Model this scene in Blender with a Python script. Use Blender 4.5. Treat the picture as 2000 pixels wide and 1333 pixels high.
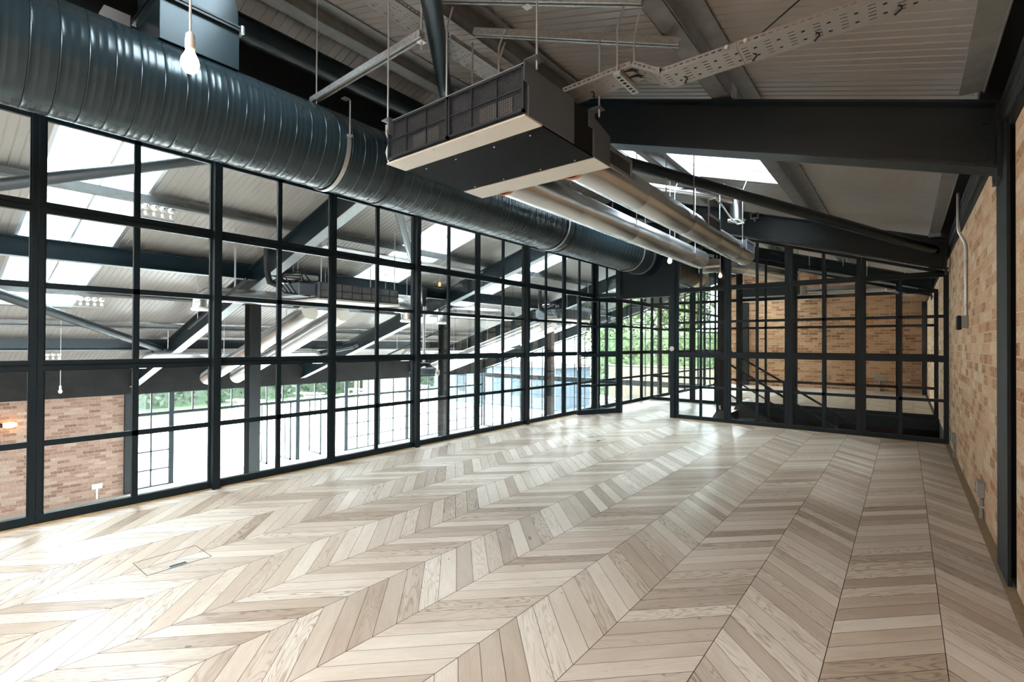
import bpy, math, random
from mathutils import Vector, Matrix
random.seed(7)
SC = bpy.context.scene
COL = SC.collection
for o in list(bpy.data.objects):
    bpy.data.objects.remove(o)

# ------------------------------------------------------------------ camera, world, exposure
cam_d = bpy.data.cameras.new('camera'); cam = bpy.data.objects.new('camera', cam_d); COL.objects.link(cam)
cam_d.sensor_width = 36.0; cam_d.lens = 968.3 / 2000 * 36.0
cam_d.clip_start = 0.02; cam_d.clip_end = 300
yaw, pitch, roll = (math.radians(a) for a in (38.42, 0.41, 0.2656))
fwd = Vector((-math.sin(yaw) * math.cos(pitch), math.cos(yaw) * math.cos(pitch), math.sin(pitch)))
rgt = Vector((math.cos(yaw), math.sin(yaw), 0.0)); upv = rgt.cross(fwd)
r2 = rgt * math.cos(roll) + upv * math.sin(roll); u2 = upv * math.cos(roll) - rgt * math.sin(roll)
cm = Matrix.Identity(4)
for i in range(3):
    cm[i][0], cm[i][1], cm[i][2] = r2[i], u2[i], -fwd[i]
cm[0][3], cm[1][3], cm[2][3] = 0.0, 0.0, 1.25
cam.matrix_world = cm
SC.camera = cam
SC.view_settings.view_transform = 'Standard'; SC.view_settings.look = 'None'
SC.view_settings.gamma = 1.0; SC.view_settings.use_curve_mapping = False
SC.view_settings.exposure = 0.85
w = bpy.data.worlds.new('sky'); SC.world = w; w.use_nodes = True
nt = w.node_tree; bg = nt.nodes['Background']
bg.inputs['Color'].default_value = (0.86, 0.95, 1.0, 1); bg.inputs['Strength'].default_value = 20.0
cy = SC.cycles
cy.max_bounces = 12; cy.diffuse_bounces = 6; cy.glossy_bounces = 5; cy.transmission_bounces = 8
cy.transparent_max_bounces = 24; cy.caustics_reflective = False; cy.caustics_refractive = False
cy.sample_clamp_indirect = 8.0; cy.use_denoising = True; cy.blur_glossy = 0.5

def portal(loc, rot, sx, sy):          # guides the sky's own light through an opening; gives off nothing itself
    d = bpy.data.lights.new('daylight_opening', 'AREA'); d.shape = 'RECTANGLE'; d.size = sx; d.size_y = sy
    d.cycles.is_portal = True
    o = bpy.data.objects.new('daylight_opening', d); COL.objects.link(o); o.location = loc; o.rotation_euler = rot
# roof planes: ridge at X=-4, slope .307; sheet underside ZS(x)
SL = 0.307; XR = -4.0; ZB = 3.585
def zbot(x): return ZB - SL * abs(x - XR)
def zsheet(x): return zbot(x) + 0.57
ang = math.atan(SL)
SKY = {1: [(-2.6, -1.1, -2.9, -.2), (1.1, 1.6, -3.0, -2.2), (6.0, 7.1, -3.3, -1.2), (15.6, 16.6, -3.6, -2.2)],  # first entry: unseen opening behind the camera, added to brighten the room
       -1: [(-3.2, -2.1, -11.5, -5.4), (1.0, 2.05, -11.5, -5.4), (6.0, 7.2, -11.5, -5.4), (9.3, 10.45, -11.5, -5.4), (13.6, 14.7, -11.5, -5.4)]}
for sd in (1, -1):
    for (a, b, x0, x1) in SKY[sd]:
        xm = (x0 + x1) / 2
        portal((xm, (a + b) / 2, zsheet(xm) + 0.1), (0, sd * ang, 0), (x1 - x0) / math.cos(ang), b - a)
portal((-15.7, 9.0, -1.1), (0, -math.pi / 2, 0), 2.9, 11.0)       # glazed eaves wall of the hall
portal((-9.3, 17.6, -0.2), (-math.pi / 2, 0, 0), 11.0, 5.0)        # glazed far gable

# ------------------------------------------------------------------ materials
def mat(name, col, rough=0.5, metal=0.0, spec=0.5, bump=None, noise=None, coat=0.0):
    m = bpy.data.materials.new(name); m.use_nodes = True
    n = m.node_tree; b = n.nodes['Principled BSDF']
    b.inputs['Base Color'].default_value = (*col, 1); b.inputs['Roughness'].default_value = rough
    b.inputs['Metallic'].default_value = metal; b.inputs['Specular IOR Level'].default_value = spec
    b.inputs['Coat Weight'].default_value = coat; b.inputs['Coat Roughness'].default_value = 0.12
    tc = n.nodes.new('ShaderNodeTexCoord')
    if noise:
        sc, amt = noise
        t = n.nodes.new('ShaderNodeTexNoise'); t.inputs['Scale'].default_value = sc; t.inputs['Detail'].default_value = 5
        n.links.new(tc.outputs['Object'], t.inputs['Vector'])
        mp = n.nodes.new('ShaderNodeMapRange'); mp.inputs['From Min'].default_value = .3; mp.inputs['From Max'].default_value = .7
        mp.inputs['To Min'].default_value = 1 - amt; mp.inputs['To Max'].default_value = 1 + amt
        n.links.new(t.outputs['Fac'], mp.inputs['Value'])
        mx = n.nodes.new('ShaderNodeVectorMath'); mx.operation = 'SCALE'; mx.inputs[0].default_value = col
        n.links.new(mp.outputs['Result'], mx.inputs['Scale']); n.links.new(mx.outputs['Vector'], b.inputs['Base Color'])
    if bump:
        sc, st, ds = bump
        t = n.nodes.new('ShaderNodeTexNoise'); t.inputs['Scale'].default_value = sc; t.inputs['Detail'].default_value = 4
        n.links.new(tc.outputs['Object'], t.inputs['Vector'])
        bp = n.nodes.new('ShaderNodeBump'); bp.inputs['Strength'].default_value = st; bp.inputs['Distance'].default_value = ds
        n.links.new(t.outputs['Fac'], bp.inputs['Height']); n.links.new(bp.outputs['Normal'], b.inputs['Normal'])
    return m
M = {}
M['frame'] = mat('frame_paint', (.0045, .012, .0165), .48, 0, .3)
M['beam'] = mat('beam_paint', (.0035, .0125, .0185), .36, 0, .5, bump=(140, .25, .004))
M['duct'] = mat('duct_paint', (.024, .044, .054), .25, .3, .6)
M['black'] = mat('black_rubber', (.010, .011, .012), .6, 0, .3)
M['darkpanel'] = mat('dark_panel', (.012, .015, .018), .7, 0, .2)
M['galv'] = mat('galvanised_steel', (.40, .44, .46), .42, .3, .5, noise=(45, .18))
M['tray'] = mat('tray_zinc', (.30, .30, .295), .42, .25, .5)
M['zinc'] = mat('zinc_plate', (.62, .63, .64), .35, .8, .5)
M['pipe'] = mat('bare_spiral_metal', (.66, .66, .66), .27, .95, .5, noise=(120, .05), bump=(160, .06, .001))
M['sheet'] = mat('white_roof_sheet', (.32, .30, .28), .34, 0, .4)
M['purlin'] = mat('purlin_galv', (.20, .205, .205), .5, .15, .4, noise=(9, .15))
M['grey_case'] = mat('grey_casing', (.105, .125, .145), .42, 0, .4)
M['cream'] = mat('cream_panel', (.62, .585, .52), .5)
M['brown'] = mat('dark_base_panel', (.0045, .0032, .0028), .7, 0, .05)
M['white'] = mat('white_plastic', (.78, .77, .74), .4)
M['cable'] = mat('white_cable', (.62, .62, .60), .5)
M['copper'] = mat('copper_tone_cap', (.45, .20, .10), .4, .6)
M['grey_plastic'] = mat('grey_plastic', (.28, .27, .25), .5)
M['strip'] = mat('oak_edge_strip', (.50, .33, .16), .5, noise=(30, .2))
M['cork'] = mat('cork_strip', (.26, .19, .11), .7, noise=(60, .2))
M['hallfloor'] = mat('hall_floor', (.60, .56, .51), .35, noise=(2.0, .12))
M['terrace'] = mat('terrace_paving', (.55, .54, .52), .8, noise=(.6, .1))
M['sill'] = mat('pale_sill', (.55, .57, .58), .5)
M['grassm'] = mat('grass', (.022, .05, .012), .9, noise=(8, .5))
M['leaf'] = mat('hedge_leaf', (.013, .026, .010), .7, noise=(5, .6))
M['leaf2'] = mat('tree_leaf', (.040, .066, .020), .7, noise=(4, .5))
M['bark'] = mat('bark', (.06, .045, .032), .9)
M['bench'] = mat('weathered_timber', (.36, .33, .29), .8, noise=(10, .2))
M['bluebox'] = mat('blue_grey_cladding', (.030, .045, .062), .6)
M['fence'] = mat('tan_fence', (.085, .070, .048), .8)
M['dark_floor'] = mat('stair_dark', (.055, .057, .060), .55)
M['steel'] = mat('brushed_steel', (.6, .58, .55), .3, .95)
M['filter'] = mat('filter_wire', (.035, .042, .052), .5, .3)
M['filterback'] = mat('filter_cloth', (.12, .12, .125), .8, noise=(6, .35))
M['sidegrey'] = mat('column_grey', (.011, .013, .014), .55, 0, .25)

def emis(name, col, st):
    m = bpy.data.materials.new(name); m.use_nodes = True; n = m.node_tree
    b = n.nodes['Principled BSDF']; b.inputs['Base Color'].default_value = (*col, 1)
    b.inputs['Emission Color'].default_value = (*col, 1); b.inputs['Emission Strength'].default_value = st
    return m
M['bulb_warm'] = emis('lit_bulb', (1.0, .60, .26), 4.0)
M['bulb_amber'] = emis('lit_amber_bulb', (1.0, .50, .14), 7.0)
M['bulb_off'] = mat('unlit_bulb', (.8, .76, .70), .3)

def glass(name, tint, refl=1.0):
    m = bpy.data.materials.new(name); m.use_nodes = True; n = m.node_tree
    n.nodes.remove(n.nodes['Principled BSDF']); out = n.nodes['Material Output']
    t = n.nodes.new('ShaderNodeBsdfTransparent'); t.inputs['Color'].default_value = (*tint, 1)
    g = n.nodes.new('ShaderNodeBsdfGlossy'); g.inputs['Roughness'].default_value = 0.0; g.inputs['Color'].default_value = (.95, .98, 1, 1)
    f = n.nodes.new('ShaderNodeFresnel'); f.inputs['IOR'].default_value = 1.45
    k = n.nodes.new('ShaderNodeMath'); k.operation = 'MULTIPLY'; k.inputs[1].default_value = refl; k.use_clamp = True
    x = n.nodes.new('ShaderNodeMixShader')
    n.links.new(f.outputs[0], k.inputs[0]); n.links.new(k.outputs[0], x.inputs[0])
    n.links.new(t.outputs[0], x.inputs[1]); n.links.new(g.outputs[0], x.inputs[2]); n.links.new(x.outputs[0], out.inputs['Surface'])
    return m
M['glass'] = glass('clear_glass', (.965, .985, .98), .16)
M['skyglass'] = glass('skylight_glass', (.93, .96, .97), .9)

def brick(name, pal, uax, vax, mortar=(.50, .42, .31), scl=1.0):
    m = bpy.data.materials.new(name); m.use_nodes = True; n = m.node_tree; L = n.links.new
    b = n.nodes['Principled BSDF']; b.inputs['Roughness'].default_value = .85; b.inputs['Specular IOR Level'].default_value = .2
    tc = n.nodes.new('ShaderNodeTexCoord'); sp = n.nodes.new('ShaderNodeSeparateXYZ'); L(tc.outputs['Object'], sp.inputs[0])
    cb = n.nodes.new('ShaderNodeCombineXYZ'); L(sp.outputs[uax], cb.inputs[0]); L(sp.outputs[vax], cb.inputs[1])
    # a little waviness so the arrises are not ruler straight
    wn = n.nodes.new('ShaderNodeTexNoise'); wn.inputs['Scale'].default_value = 14; wn.inputs['Detail'].default_value = 3; L(cb.outputs[0], wn.inputs['Vector'])
    sb = n.nodes.new('ShaderNodeVectorMath'); sb.operation = 'SUBTRACT'; sb.inputs[1].default_value = (.5, .5, .5); L(wn.outputs['Color'], sb.inputs[0])
    sc = n.nodes.new('ShaderNodeVectorMath'); sc.operation = 'SCALE'; sc.inputs['Scale'].default_value = .012; L(sb.outputs[0], sc.inputs[0])
    ad = n.nodes.new('ShaderNodeVectorMath'); L(cb.outputs[0], ad.inputs[0]); L(sc.outputs[0], ad.inputs[1])
    bt = n.nodes.new('ShaderNodeTexBrick'); L(ad.outputs[0], bt.inputs['Vector'])
    bt.inputs['Scale'].default_value = 1.0; bt.inputs['Brick Width'].default_value = .225; bt.inputs['Row Height'].default_value = .075
    bt.inputs['Mortar Size'].default_value = .0065; bt.inputs['Mortar Smooth'].default_value = .35; bt.inputs['Bias'].default_value = 0
    bt.inputs['Color1'].default_value = (0, 0, 0, 1); bt.inputs['Color2'].default_value = (1, 1, 1, 1); bt.inputs['Mortar'].default_value = (.5, .5, .5, 1)
    rp = n.nodes.new('ShaderNodeValToRGB'); rp.color_ramp.interpolation = 'LINEAR'
    el = rp.color_ramp.elements
    el[0].position = pal[0][0]; el[0].color = (*pal[0][1], 1); el[1].position = pal[1][0]; el[1].color = (*pal[1][1], 1)
    for p, c in pal[2:]:
        e = el.new(p); e.color = (*c, 1)
    # brick tone plus soot / lime blotches with a shape of their own
    n2 = n.nodes.new('ShaderNodeTexNoise'); n2.inputs['Scale'].default_value = 34; n2.inputs['Detail'].default_value = 6; n2.inputs['Roughness'].default_value = .7
    L(cb.outputs[0], n2.inputs['Vector'])
    a1 = n.nodes.new('ShaderNodeMath'); a1.operation = 'MULTIPLY_ADD'; a1.inputs[1].default_value = 1.8; a1.inputs[2].default_value = -.9 + .13; L(n2.outputs['Fac'], a1.inputs[0])
    a2 = n.nodes.new('ShaderNodeMath'); a2.operation = 'ADD'; a2.use_clamp = True; 
    a3 = n.nodes.new('ShaderNodeMath'); a3.operation = 'MULTIPLY'; a3.inputs[1].default_value = .72; L(bt.outputs['Color'], a3.inputs[0])
    L(a1.outputs[0], a2.inputs[0]); L(a3.outputs[0], a2.inputs[1])
    L(a2.outputs[0], rp.inputs[0])
    mx = n.nodes.new('ShaderNodeMixRGB'); mx.inputs[2].default_value = (*mortar, 1)
    L(bt.outputs['Fac'], mx.inputs[0]); L(rp.outputs[0], mx.inputs[1]); L(mx.outputs[0], b.inputs['Base Color'])
    h = n.nodes.new('ShaderNodeMath'); h.operation = 'MULTIPLY_ADD'; h.inputs[1].default_value = -1.0
    h2 = n.nodes.new('ShaderNodeMath'); h2.operation = 'MULTIPLY'; h2.inputs[1].default_value = .5; L(n2.outputs['Fac'], h2.inputs[0])
    L(bt.outputs['Fac'], h.inputs[0]); L(h2.outputs[0], h.inputs[2])
    bp = n.nodes.new('ShaderNodeBump'); bp.inputs['Strength'].default_value = .8; bp.inputs['Distance'].default_value = .008
    L(h.outputs[0], bp.inputs['Height']); L(bp.outputs['Normal'], b.inputs['Normal'])
    return m
PALR = [(0.0, (.22, .12, .08)), (.12, (.50, .26, .15)), (.35, (.66, .38, .23)), (.60, (.74, .49, .32)), (.85, (.80, .61, .44)), (1.0, (.84, .76, .64))]
PALF = [(0.0, (.07, .04, .03)), (.12, (.24, .10, .05)), (.36, (.40, .19, .10)), (.62, (.46, .25, .14)), (1.0, (.52, .33, .21))]
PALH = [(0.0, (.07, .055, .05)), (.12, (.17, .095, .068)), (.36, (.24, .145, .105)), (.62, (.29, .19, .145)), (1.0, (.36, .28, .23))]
M['brick_r'] = brick('multi_buff_brick', PALR, 1, 2, mortar=(.74, .58, .37))
M['brick_f'] = brick('red_brick', PALF, 0, 2, mortar=(.50, .36, .23))
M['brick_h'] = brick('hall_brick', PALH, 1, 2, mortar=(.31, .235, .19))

def oak():
    m = bpy.data.materials.new('limed_oak_planks'); m.use_nodes = True; n = m.node_tree; L = n.links.new
    b = n.nodes['Principled BSDF']; b.inputs['Specular IOR Level'].default_value = .5
    ge = n.nodes.new('ShaderNodeNewGeometry'); uv = n.nodes.new('ShaderNodeUVMap'); uv.uv_map = 'grain'
    # every plank gets its own piece of the grain
    of = n.nodes.new('ShaderNodeVectorMath'); of.operation = 'SCALE'; of.inputs[0].default_value = (17.3, 9.7, 31.1); L(ge.outputs['Random Per Island'], of.inputs['Scale'])
    ad = n.nodes.new('ShaderNodeVectorMath'); L(uv.outputs[0], ad.inputs[0]); L(of.outputs[0], ad.inputs[1])
    def noise(sx, sy, scale, det, dist=0, rough=.5):
        mp = n.nodes.new('ShaderNodeMapping'); mp.inputs['Scale'].default_value = (sx, sy, 1); L(ad.outputs[0], mp.inputs['Vector'])
        t = n.nodes.new('ShaderNodeTexNoise'); t.inputs['Scale'].default_value = scale; t.inputs['Detail'].default_value = det
        t.inputs['Distortion'].default_value = dist; t.inputs['Roughness'].default_value = rough; L(mp.outputs[0], t.inputs['Vector']); return t
    fine = noise(1, 16, 14, 6, .4, .65)
    broad = noise(1, 5, 2.2, 3, .8)
    # cathedral rings: contour lines of a stretched noise
    rg = noise(.55, 5.5, 2.6, 2.5, .6)
    r1 = n.nodes.new('ShaderNodeMath'); r1.operation = 'MULTIPLY'; r1.inputs[1].default_value = 95; L(rg.outputs['Fac'], r1.inputs[0])
    r2_ = n.nodes.new('ShaderNodeMath'); r2_.operation = 'SINE'; L(r1.outputs[0], r2_.inputs[0])
    r3 = n.nodes.new('ShaderNodeMapRange'); r3.inputs['From Min'].default_value = .35; r3.inputs['From Max'].default_value = 1; L(r2_.outputs[0], r3.inputs['Value'])
    # only some planks are crown cut
    w2 = n.nodes.new('ShaderNodeTexWhiteNoise'); w2.noise_dimensions = '1D'; L(ge.outputs['Random Per Island'], w2.inputs['W'])
    cc = n.nodes.new('ShaderNodeMapRange'); cc.inputs['From Min'].default_value = .45; cc.inputs['From Max'].default_value = 1; cc.inputs['To Max'].default_value = .75; L(w2.outputs['Value'], cc.inputs['Value'])
    rc = n.nodes.new('ShaderNodeMath'); rc.operation = 'MULTIPLY'; L(r3.outputs[0], rc.inputs[0]); L(cc.outputs[0], rc.inputs[1])
    tone = n.nodes.new('ShaderNodeValToRGB'); e = tone.color_ramp.elements
    e[0].color = (.44, .34, .26, 1); e[1].color = (.76, .67, .575, 1)
    x = e.new(.35); x.color = (.58, .475, .38, 1); x = e.new(.7); x.color = (.68, .575, .475, 1)
    k = n.nodes.new('ShaderNodeMath'); k.operation = 'MULTIPLY_ADD'; k.inputs[1].default_value = .7; k.inputs[2].default_value = -.35; L(broad.outputs['Fac'], k.inputs[0])
    k2 = n.nodes.new('ShaderNodeMath'); k2.operation = 'ADD'; k2.use_clamp = True; L(k.outputs[0], k2.inputs[0]); L(ge.outputs['Random Per Island'], k2.inputs[1]); L(k2.outputs[0], tone.inputs[0])
    fm = n.nodes.new('ShaderNodeMapRange'); fm.inputs['From Min'].default_value = .38; fm.inputs['From Max'].default_value = .66; fm.inputs['To Min'].default_value = .26; fm.inputs['To Max'].default_value = 0; L(fine.outputs['Fac'], fm.inputs['Value'])
    mx = n.nodes.new('ShaderNodeMixRGB'); mx.blend_type = 'MULTIPLY'; mx.inputs[2].default_value = (.62, .52, .43, 1); L(fm.outputs[0], mx.inputs[0]); L(tone.outputs[0], mx.inputs[1])
    m2 = n.nodes.new('ShaderNodeMixRGB'); m2.blend_type = 'MULTIPLY'; m2.inputs[2].default_value = (.42, .33, .27, 1); L(rc.outputs[0], m2.inputs[0]); L(mx.outputs[0], m2.inputs[1])
    # knots
    kn = noise(1.6, 3.2, 6.5, 1); kr = n.nodes.new('ShaderNodeMapRange'); kr.inputs['From Min'].default_value = .775; kr.inputs['From Max'].default_value = .82; kr.inputs['To Max'].default_value = .7; L(kn.outputs['Fac'], kr.inputs['Value'])
    m3 = n.nodes.new('ShaderNodeMixRGB'); m3.inputs[2].default_value = (.07, .045, .03, 1); L(kr.outputs[0], m3.inputs[0]); L(m2.outputs[0], m3.inputs[1])
    L(m3.outputs[0], b.inputs['Base Color'])
    ro = n.nodes.new('ShaderNodeMapRange'); ro.inputs['To Min'].default_value = .26; ro.inputs['To Max'].default_value = .42; L(fine.outputs['Fac'], ro.inputs['Value']); L(ro.outputs[0], b.inputs['Roughness'])
    b.inputs['Anisotropic'].default_value = .7; b.inputs['Anisotropic Rotation'].default_value = .25
    tg = n.nodes.new('ShaderNodeTangent'); tg.direction_type = 'UV_MAP'; tg.uv_map = 'grain'; L(tg.outputs[0], b.inputs['Tangent'])
    bp = n.nodes.new('ShaderNodeBump'); bp.inputs['Strength'].default_value = .18; bp.inputs['Distance'].default_value = .002; L(fine.outputs['Fac'], bp.inputs['Height']); L(bp.outputs[0], b.inputs['Normal'])
    return m
M['oak'] = oak()
M['gap'] = mat('plank_gap', (.06, .042, .03), .9)

# ------------------------------------------------------------------ mesh building helpers
class MB:
    def __init__(s): s.v = []; s.f = []
    def add(s, vs, fs):
        k = len(s.v); s.v += [tuple(p) for p in vs]; s.f += [tuple(i + k for i in f) for f in fs]; return s
    def box(s, x0, x1, y0, y1, z0, z1):
        return s.hexa([(x0, y0, z0), (x1, y0, z0), (x1, y1, z0), (x0, y1, z0), (x0, y0, z1), (x1, y0, z1), (x1, y1, z1), (x0, y1, z1)])
    def hexa(s, p): return s.add(p, [(3, 2, 1, 0), (4, 5, 6, 7), (0, 1, 5, 4), (1, 2, 6, 5), (2, 3, 7, 6), (3, 0, 4, 7)])
    def bar(s, p, q, wd, ht, up=(0, 0, 1)):
        p, q, up = Vector(p), Vector(q), Vector(up); d = (q - p).normalized(); a = d.cross(up).normalized() * wd / 2; b = a.cross(d).normalized() * ht / 2
        return s.hexa([p - a - b, p + a - b, q + a - b, q - a - b, p - a + b, p + a + b, q + a + b, q - a + b])
    def tube(s, pts, r, n=10, caps=True):
        pts = [Vector(p) for p in pts]; m = len(pts); rs = r if isinstance(r, (list, tuple)) else [r] * m
        d0 = (pts[1] - pts[0]).normalized(); a = d0.cross(Vector((0, 0, 1)))
        if a.length < 1e-3: a = d0.cross(Vector((0, 1, 0)))
        a.normalize(); vs = []
        for i in range(m):
            d = (pts[min(i + 1, m - 1)] - pts[max(i - 1, 0)]).normalized(); a = (a - d * a.dot(d)).normalized(); b = d.cross(a)
            vs += [pts[i] + (a * math.cos(2 * math.pi * j / n) + b * math.sin(2 * math.pi * j / n)) * rs[i] for j in range(n)]
        fs = [(i * n + j, i * n + (j + 1) % n, (i + 1) * n + (j + 1) % n, (i + 1) * n + j) for i in range(m - 1) for j in range(n)]
        if caps: fs += [tuple(range(n))[::-1], tuple(range((m - 1) * n, m * n))]
        return s.add(vs, fs)
    def lathe(s, prof, c, ax=(0, 0, 1), n=24, caps=True):
        c, d = Vector(c), Vector(ax).normalized(); a = d.cross(Vector((0, 0, 1)))
        if a.length < 1e-3: a = Vector((1, 0, 0))
        a.normalize(); b = d.cross(a); vs = []
        for r, h in prof:
            vs += [c + d * h + (a * math.cos(2 * math.pi * j / n) + b * math.sin(2 * math.pi * j / n)) * max(r, 1e-5) for j in range(n)]
        m = len(prof)
        fs = [(i * n + j, i * n + (j + 1) % n, (i + 1) * n + (j + 1) % n, (i + 1) * n + j) for i in range(m - 1) for j in range(n)]
        if caps: fs += [tuple(range(n))[::-1], tuple(range((m - 1) * n, m * n))]
        return s.add(vs, fs)
    def extr(s, poly, vec):
        n = len(poly); vec = Vector(vec); P = [Vector(p) for p in poly]
        return s.add(P + [p + vec for p in P], [tuple(range(n))[::-1], tuple(range(n, 2 * n))] + [(i, (i + 1) % n, n + (i + 1) % n, n + i) for i in range(n)])
    def sphere(s, c, r, n=14, m=9, sz=1.0):
        return s.lathe([(r * math.sin(math.pi * i / m), -r * sz * math.cos(math.pi * i / m)) for i in range(m + 1)], c, (0, 0, 1), n, False)
    def build(s, name, m, parent=None, smooth=False, bevel=0.0):
        org = Vector((0, 0, 0)); p = parent
        while p is not None: org += p.location; p = p.parent
        me = bpy.data.meshes.new(name); me.from_pydata([tuple(Vector(q) - org) for q in s.v], [], s.f); me.materials.append(m)
        if smooth:
            me.polygons.foreach_set('use_smooth', [True] * len(me.polygons))
            try: me.set_sharp_from_angle(angle=math.radians(40))
            except Exception: pass
        me.update(); o = bpy.data.objects.new(name, me); COL.objects.link(o)
        if parent is not None: o.parent = parent
        if bevel:
            b = o.modifiers.new('edge', 'BEVEL'); b.width = bevel; b.segments = 2; b.limit_method = 'ANGLE'
        return o
def tag(o, label=None, cat=None, group=None, kind=None):
    if label: o['label'] = label
    if cat: o['category'] = cat
    if group: o['group'] = group
    if kind: o['kind'] = kind
    return o
def thing(name, label, cat, loc, group=None, kind=None):
    o = bpy.data.objects.new(name, None); COL.objects.link(o); o.location = loc; o.empty_display_size = .1
    return tag(o, label, cat, group, kind)
def struct(name, loc): return thing(name, None, None, loc, kind='structure')
def copy_tree(o, parent=None):
    c = o.copy(); COL.objects.link(c)
    if parent is not None: c.parent = parent
    for ch in list(o.children): copy_tree(ch, c)
    return c

# ------------------------------------------------------------------ floors
def clip(poly, ax, lim, keep_less):
    out = []
    for i in range(len(poly)):
        p, q = poly[i], poly[(i + 1) % len(poly)]
        a, b = p[ax] - lim, q[ax] - lim
        if not keep_less: a, b = -a, -b
        if a <= 0: out.append(p)
        if (a < 0 < b) or (b < 0 < a):
            t = a / (a - b); out.append(tuple(p[k] + (q[k] - p[k]) * t for k in range(4)))
    return out
def chevron_floor(name, regions, ymin, ymax):
    cw, dy = 0.3815, 0.1265; vs, fs, uvs = [], [], []; k = 0; s2 = math.sqrt(.5)
    for c in range(-13, 2):
        x0 = 0.1275 + (c - 1) * cw; x1 = x0 + cw; up = 1 if c % 2 == 0 else -1     # column left of x=.1275 rises to the right
        if c in (0,): up = 1
        g = .0015
        for r in range(int((ymin - 1) / dy), int((ymax + 1) / dy)):
            yb = r * dy + .031
            ya, yc = (yb, yb + cw) if up > 0 else (yb + cw, yb)
            pts = [(x0 + g, ya + g), (x1 - g, yc + g), (x1 - g, yc + dy - g), (x0 + g, ya + dy - g)]
            poly = []
            for (px, py) in pts:
                u = (px - x0) * s2 + (py - yb) * s2 * up; v = -(px - x0) * s2 * up + (py - yb) * s2
                poly.append((px, py, u, v))
            for (rx0, rx1, ry0, ry1) in regions:
                q = poly
                for ax, lim, less in ((0, rx0, False), (0, rx1, True), (1, ry0, False), (1, ry1, True)):
                    q = clip(q, ax, lim, less) if len(q) >= 3 else []
                if len(q) >= 3:
                    fs.append(tuple(range(k, k + len(q)))); k += len(q)
                    vs += [(a, b_, 0.0) for a, b_, _, _ in q]; uvs += [(u, v) for _, _, u, v in q]
    me = bpy.data.meshes.new(name); me.from_pydata(vs, [], fs)
    ul = me.uv_layers.new(name='grain')
    for lp in me.loops: ul.data[lp.index].uv = uvs[lp.vertex_index]
    me.materials.append(M['oak']); me.update()
    o = bpy.data.objects.new(name, me); COL.objects.link(o); return tag(o, kind='structure')
VX, VY0, VY1 = -2.54, 8.56, 10.93          # stairwell opening
chevron_floor('floor', [(-4.70, .40, -3.0, VY0), (-4.70, VX, VY0, VY1), (-4.70, .40, VY1, 17.1)], -3.0, 17.1)
tag(MB().box(-4.74, .62, -3.1, VY0, -.40, -.003).box(-4.74, VX, VY0, VY1, -.40, -.003).box(-4.74, .47, VY1, 17.2, -.40, -.003)
    .build('floor_slab', M['gap']), kind='structure')
tag(MB().box(.398, .448, -3.0, VY0, -.02, .004).build('trim_1', M['cork']), kind='structure')
tag(MB().box(-4.655, -4.628, -3.0, 8.3, -.002, .007).build('trim_2', M['strip']), kind='structure')
tag(MB().box(-3.08, .40, 8.375, 8.40, -.002, .006).build('trim_3', M['strip']), kind='structure')
tag(MB().box(-18.6, -4.74, -6, 17.4, -2.75, -2.55).build('floor_hall', M['hallfloor']), kind='structure')
tag(MB().box(-4.74, .6, -6, 17.4, -2.75, -2.56).build('floor_undercroft', M['hallfloor']), kind='structure')
tag(MB().box(-16.3, -15.0, 3.85, 17.2, -2.55, -2.50).build('trim_4', M['sill']), kind='structure')
tag(MB().box(-70, -15.9, -40, 70, -2.95, -2.62).build('ground', M['terrace']), kind='structure')
tag(MB().box(-15.8, 30, 17.5, 70, -2.96, -2.60).build('ground_beyond_gable', mat('asphalt', (.045, .045, .047), .85, noise=(3, .2))), kind='structure')

# ------------------------------------------------------------------ walls
tag(MB().box(.446, .62, -3, 3.60, 0, 2.42).box(.446, .62, 4.03, 17.1, 0, 2.42).build('wall_right', M['brick_r']), kind='structure')
tag(MB().box(.48, .64, 3.58, 4.05, 0, 2.42).build('wall_right_recess', M['black']), kind='structure')
tag(MB().extr([(-4.55, 17.1, 0), (.60, 17.1, 0), (.60, 17.1, 2.66), (-4.0, 17.1, zsheet(-4) - .02), (-4.55, 17.1, zsheet(-4.55) - .02)], (0, .15, 0)).build('wall_far', M['brick_f']), kind='structure')
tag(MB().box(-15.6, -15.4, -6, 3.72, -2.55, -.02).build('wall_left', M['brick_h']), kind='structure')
tag(MB().box(-4.72, -4.64, -4, 17.1, 3.36, zsheet(-4.68) - .01).build('wall_bulkhead', M['darkpanel']), kind='structure')
tag(MB().box(-15.62, -15.2, -6, 17.3, -.04, .60).build('wall_eaves_left', mat('eaves_band', (.016, .016, .016), .75, 0, .1, noise=(3, .2))), kind='structure')
tag(MB().box(.46, .62, -4, 17.1, 2.42, 2.70).build('wall_eaves_right', M['darkpanel']), kind='structure')
tag(MB().box(.425, .46, -4, 17.1, 2.405, 2.445).build('trim_5', M['sidegrey']), kind='structure')
tag(MB().extr([(-4.72, -3.0, 0), (.60, -3.0, 0), (.60, -3.0, 2.66), (-4.0, -3.0, zsheet(-4) - .02), (-4.72, -3.0, zsheet(-4.72) - .02)], (0, -.15, 0)).build('wall_back', M['brick_f']), kind='structure')
tag(MB().extr([(-15.6, -4.4, -2.6), (-4.6, -4.4, -2.6), (-4.6, -4.4, zsheet(-4.6)), (-15.6, -4.4, zsheet(-15.6))], (0, -.15, 0)).build('wall_back_hall', M['brick_f']), kind='structure')
tag(MB().box(.342, .47, -4, 17.1, 2.70, 2.74).build('trim_7', M['black']), kind='structure')
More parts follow.
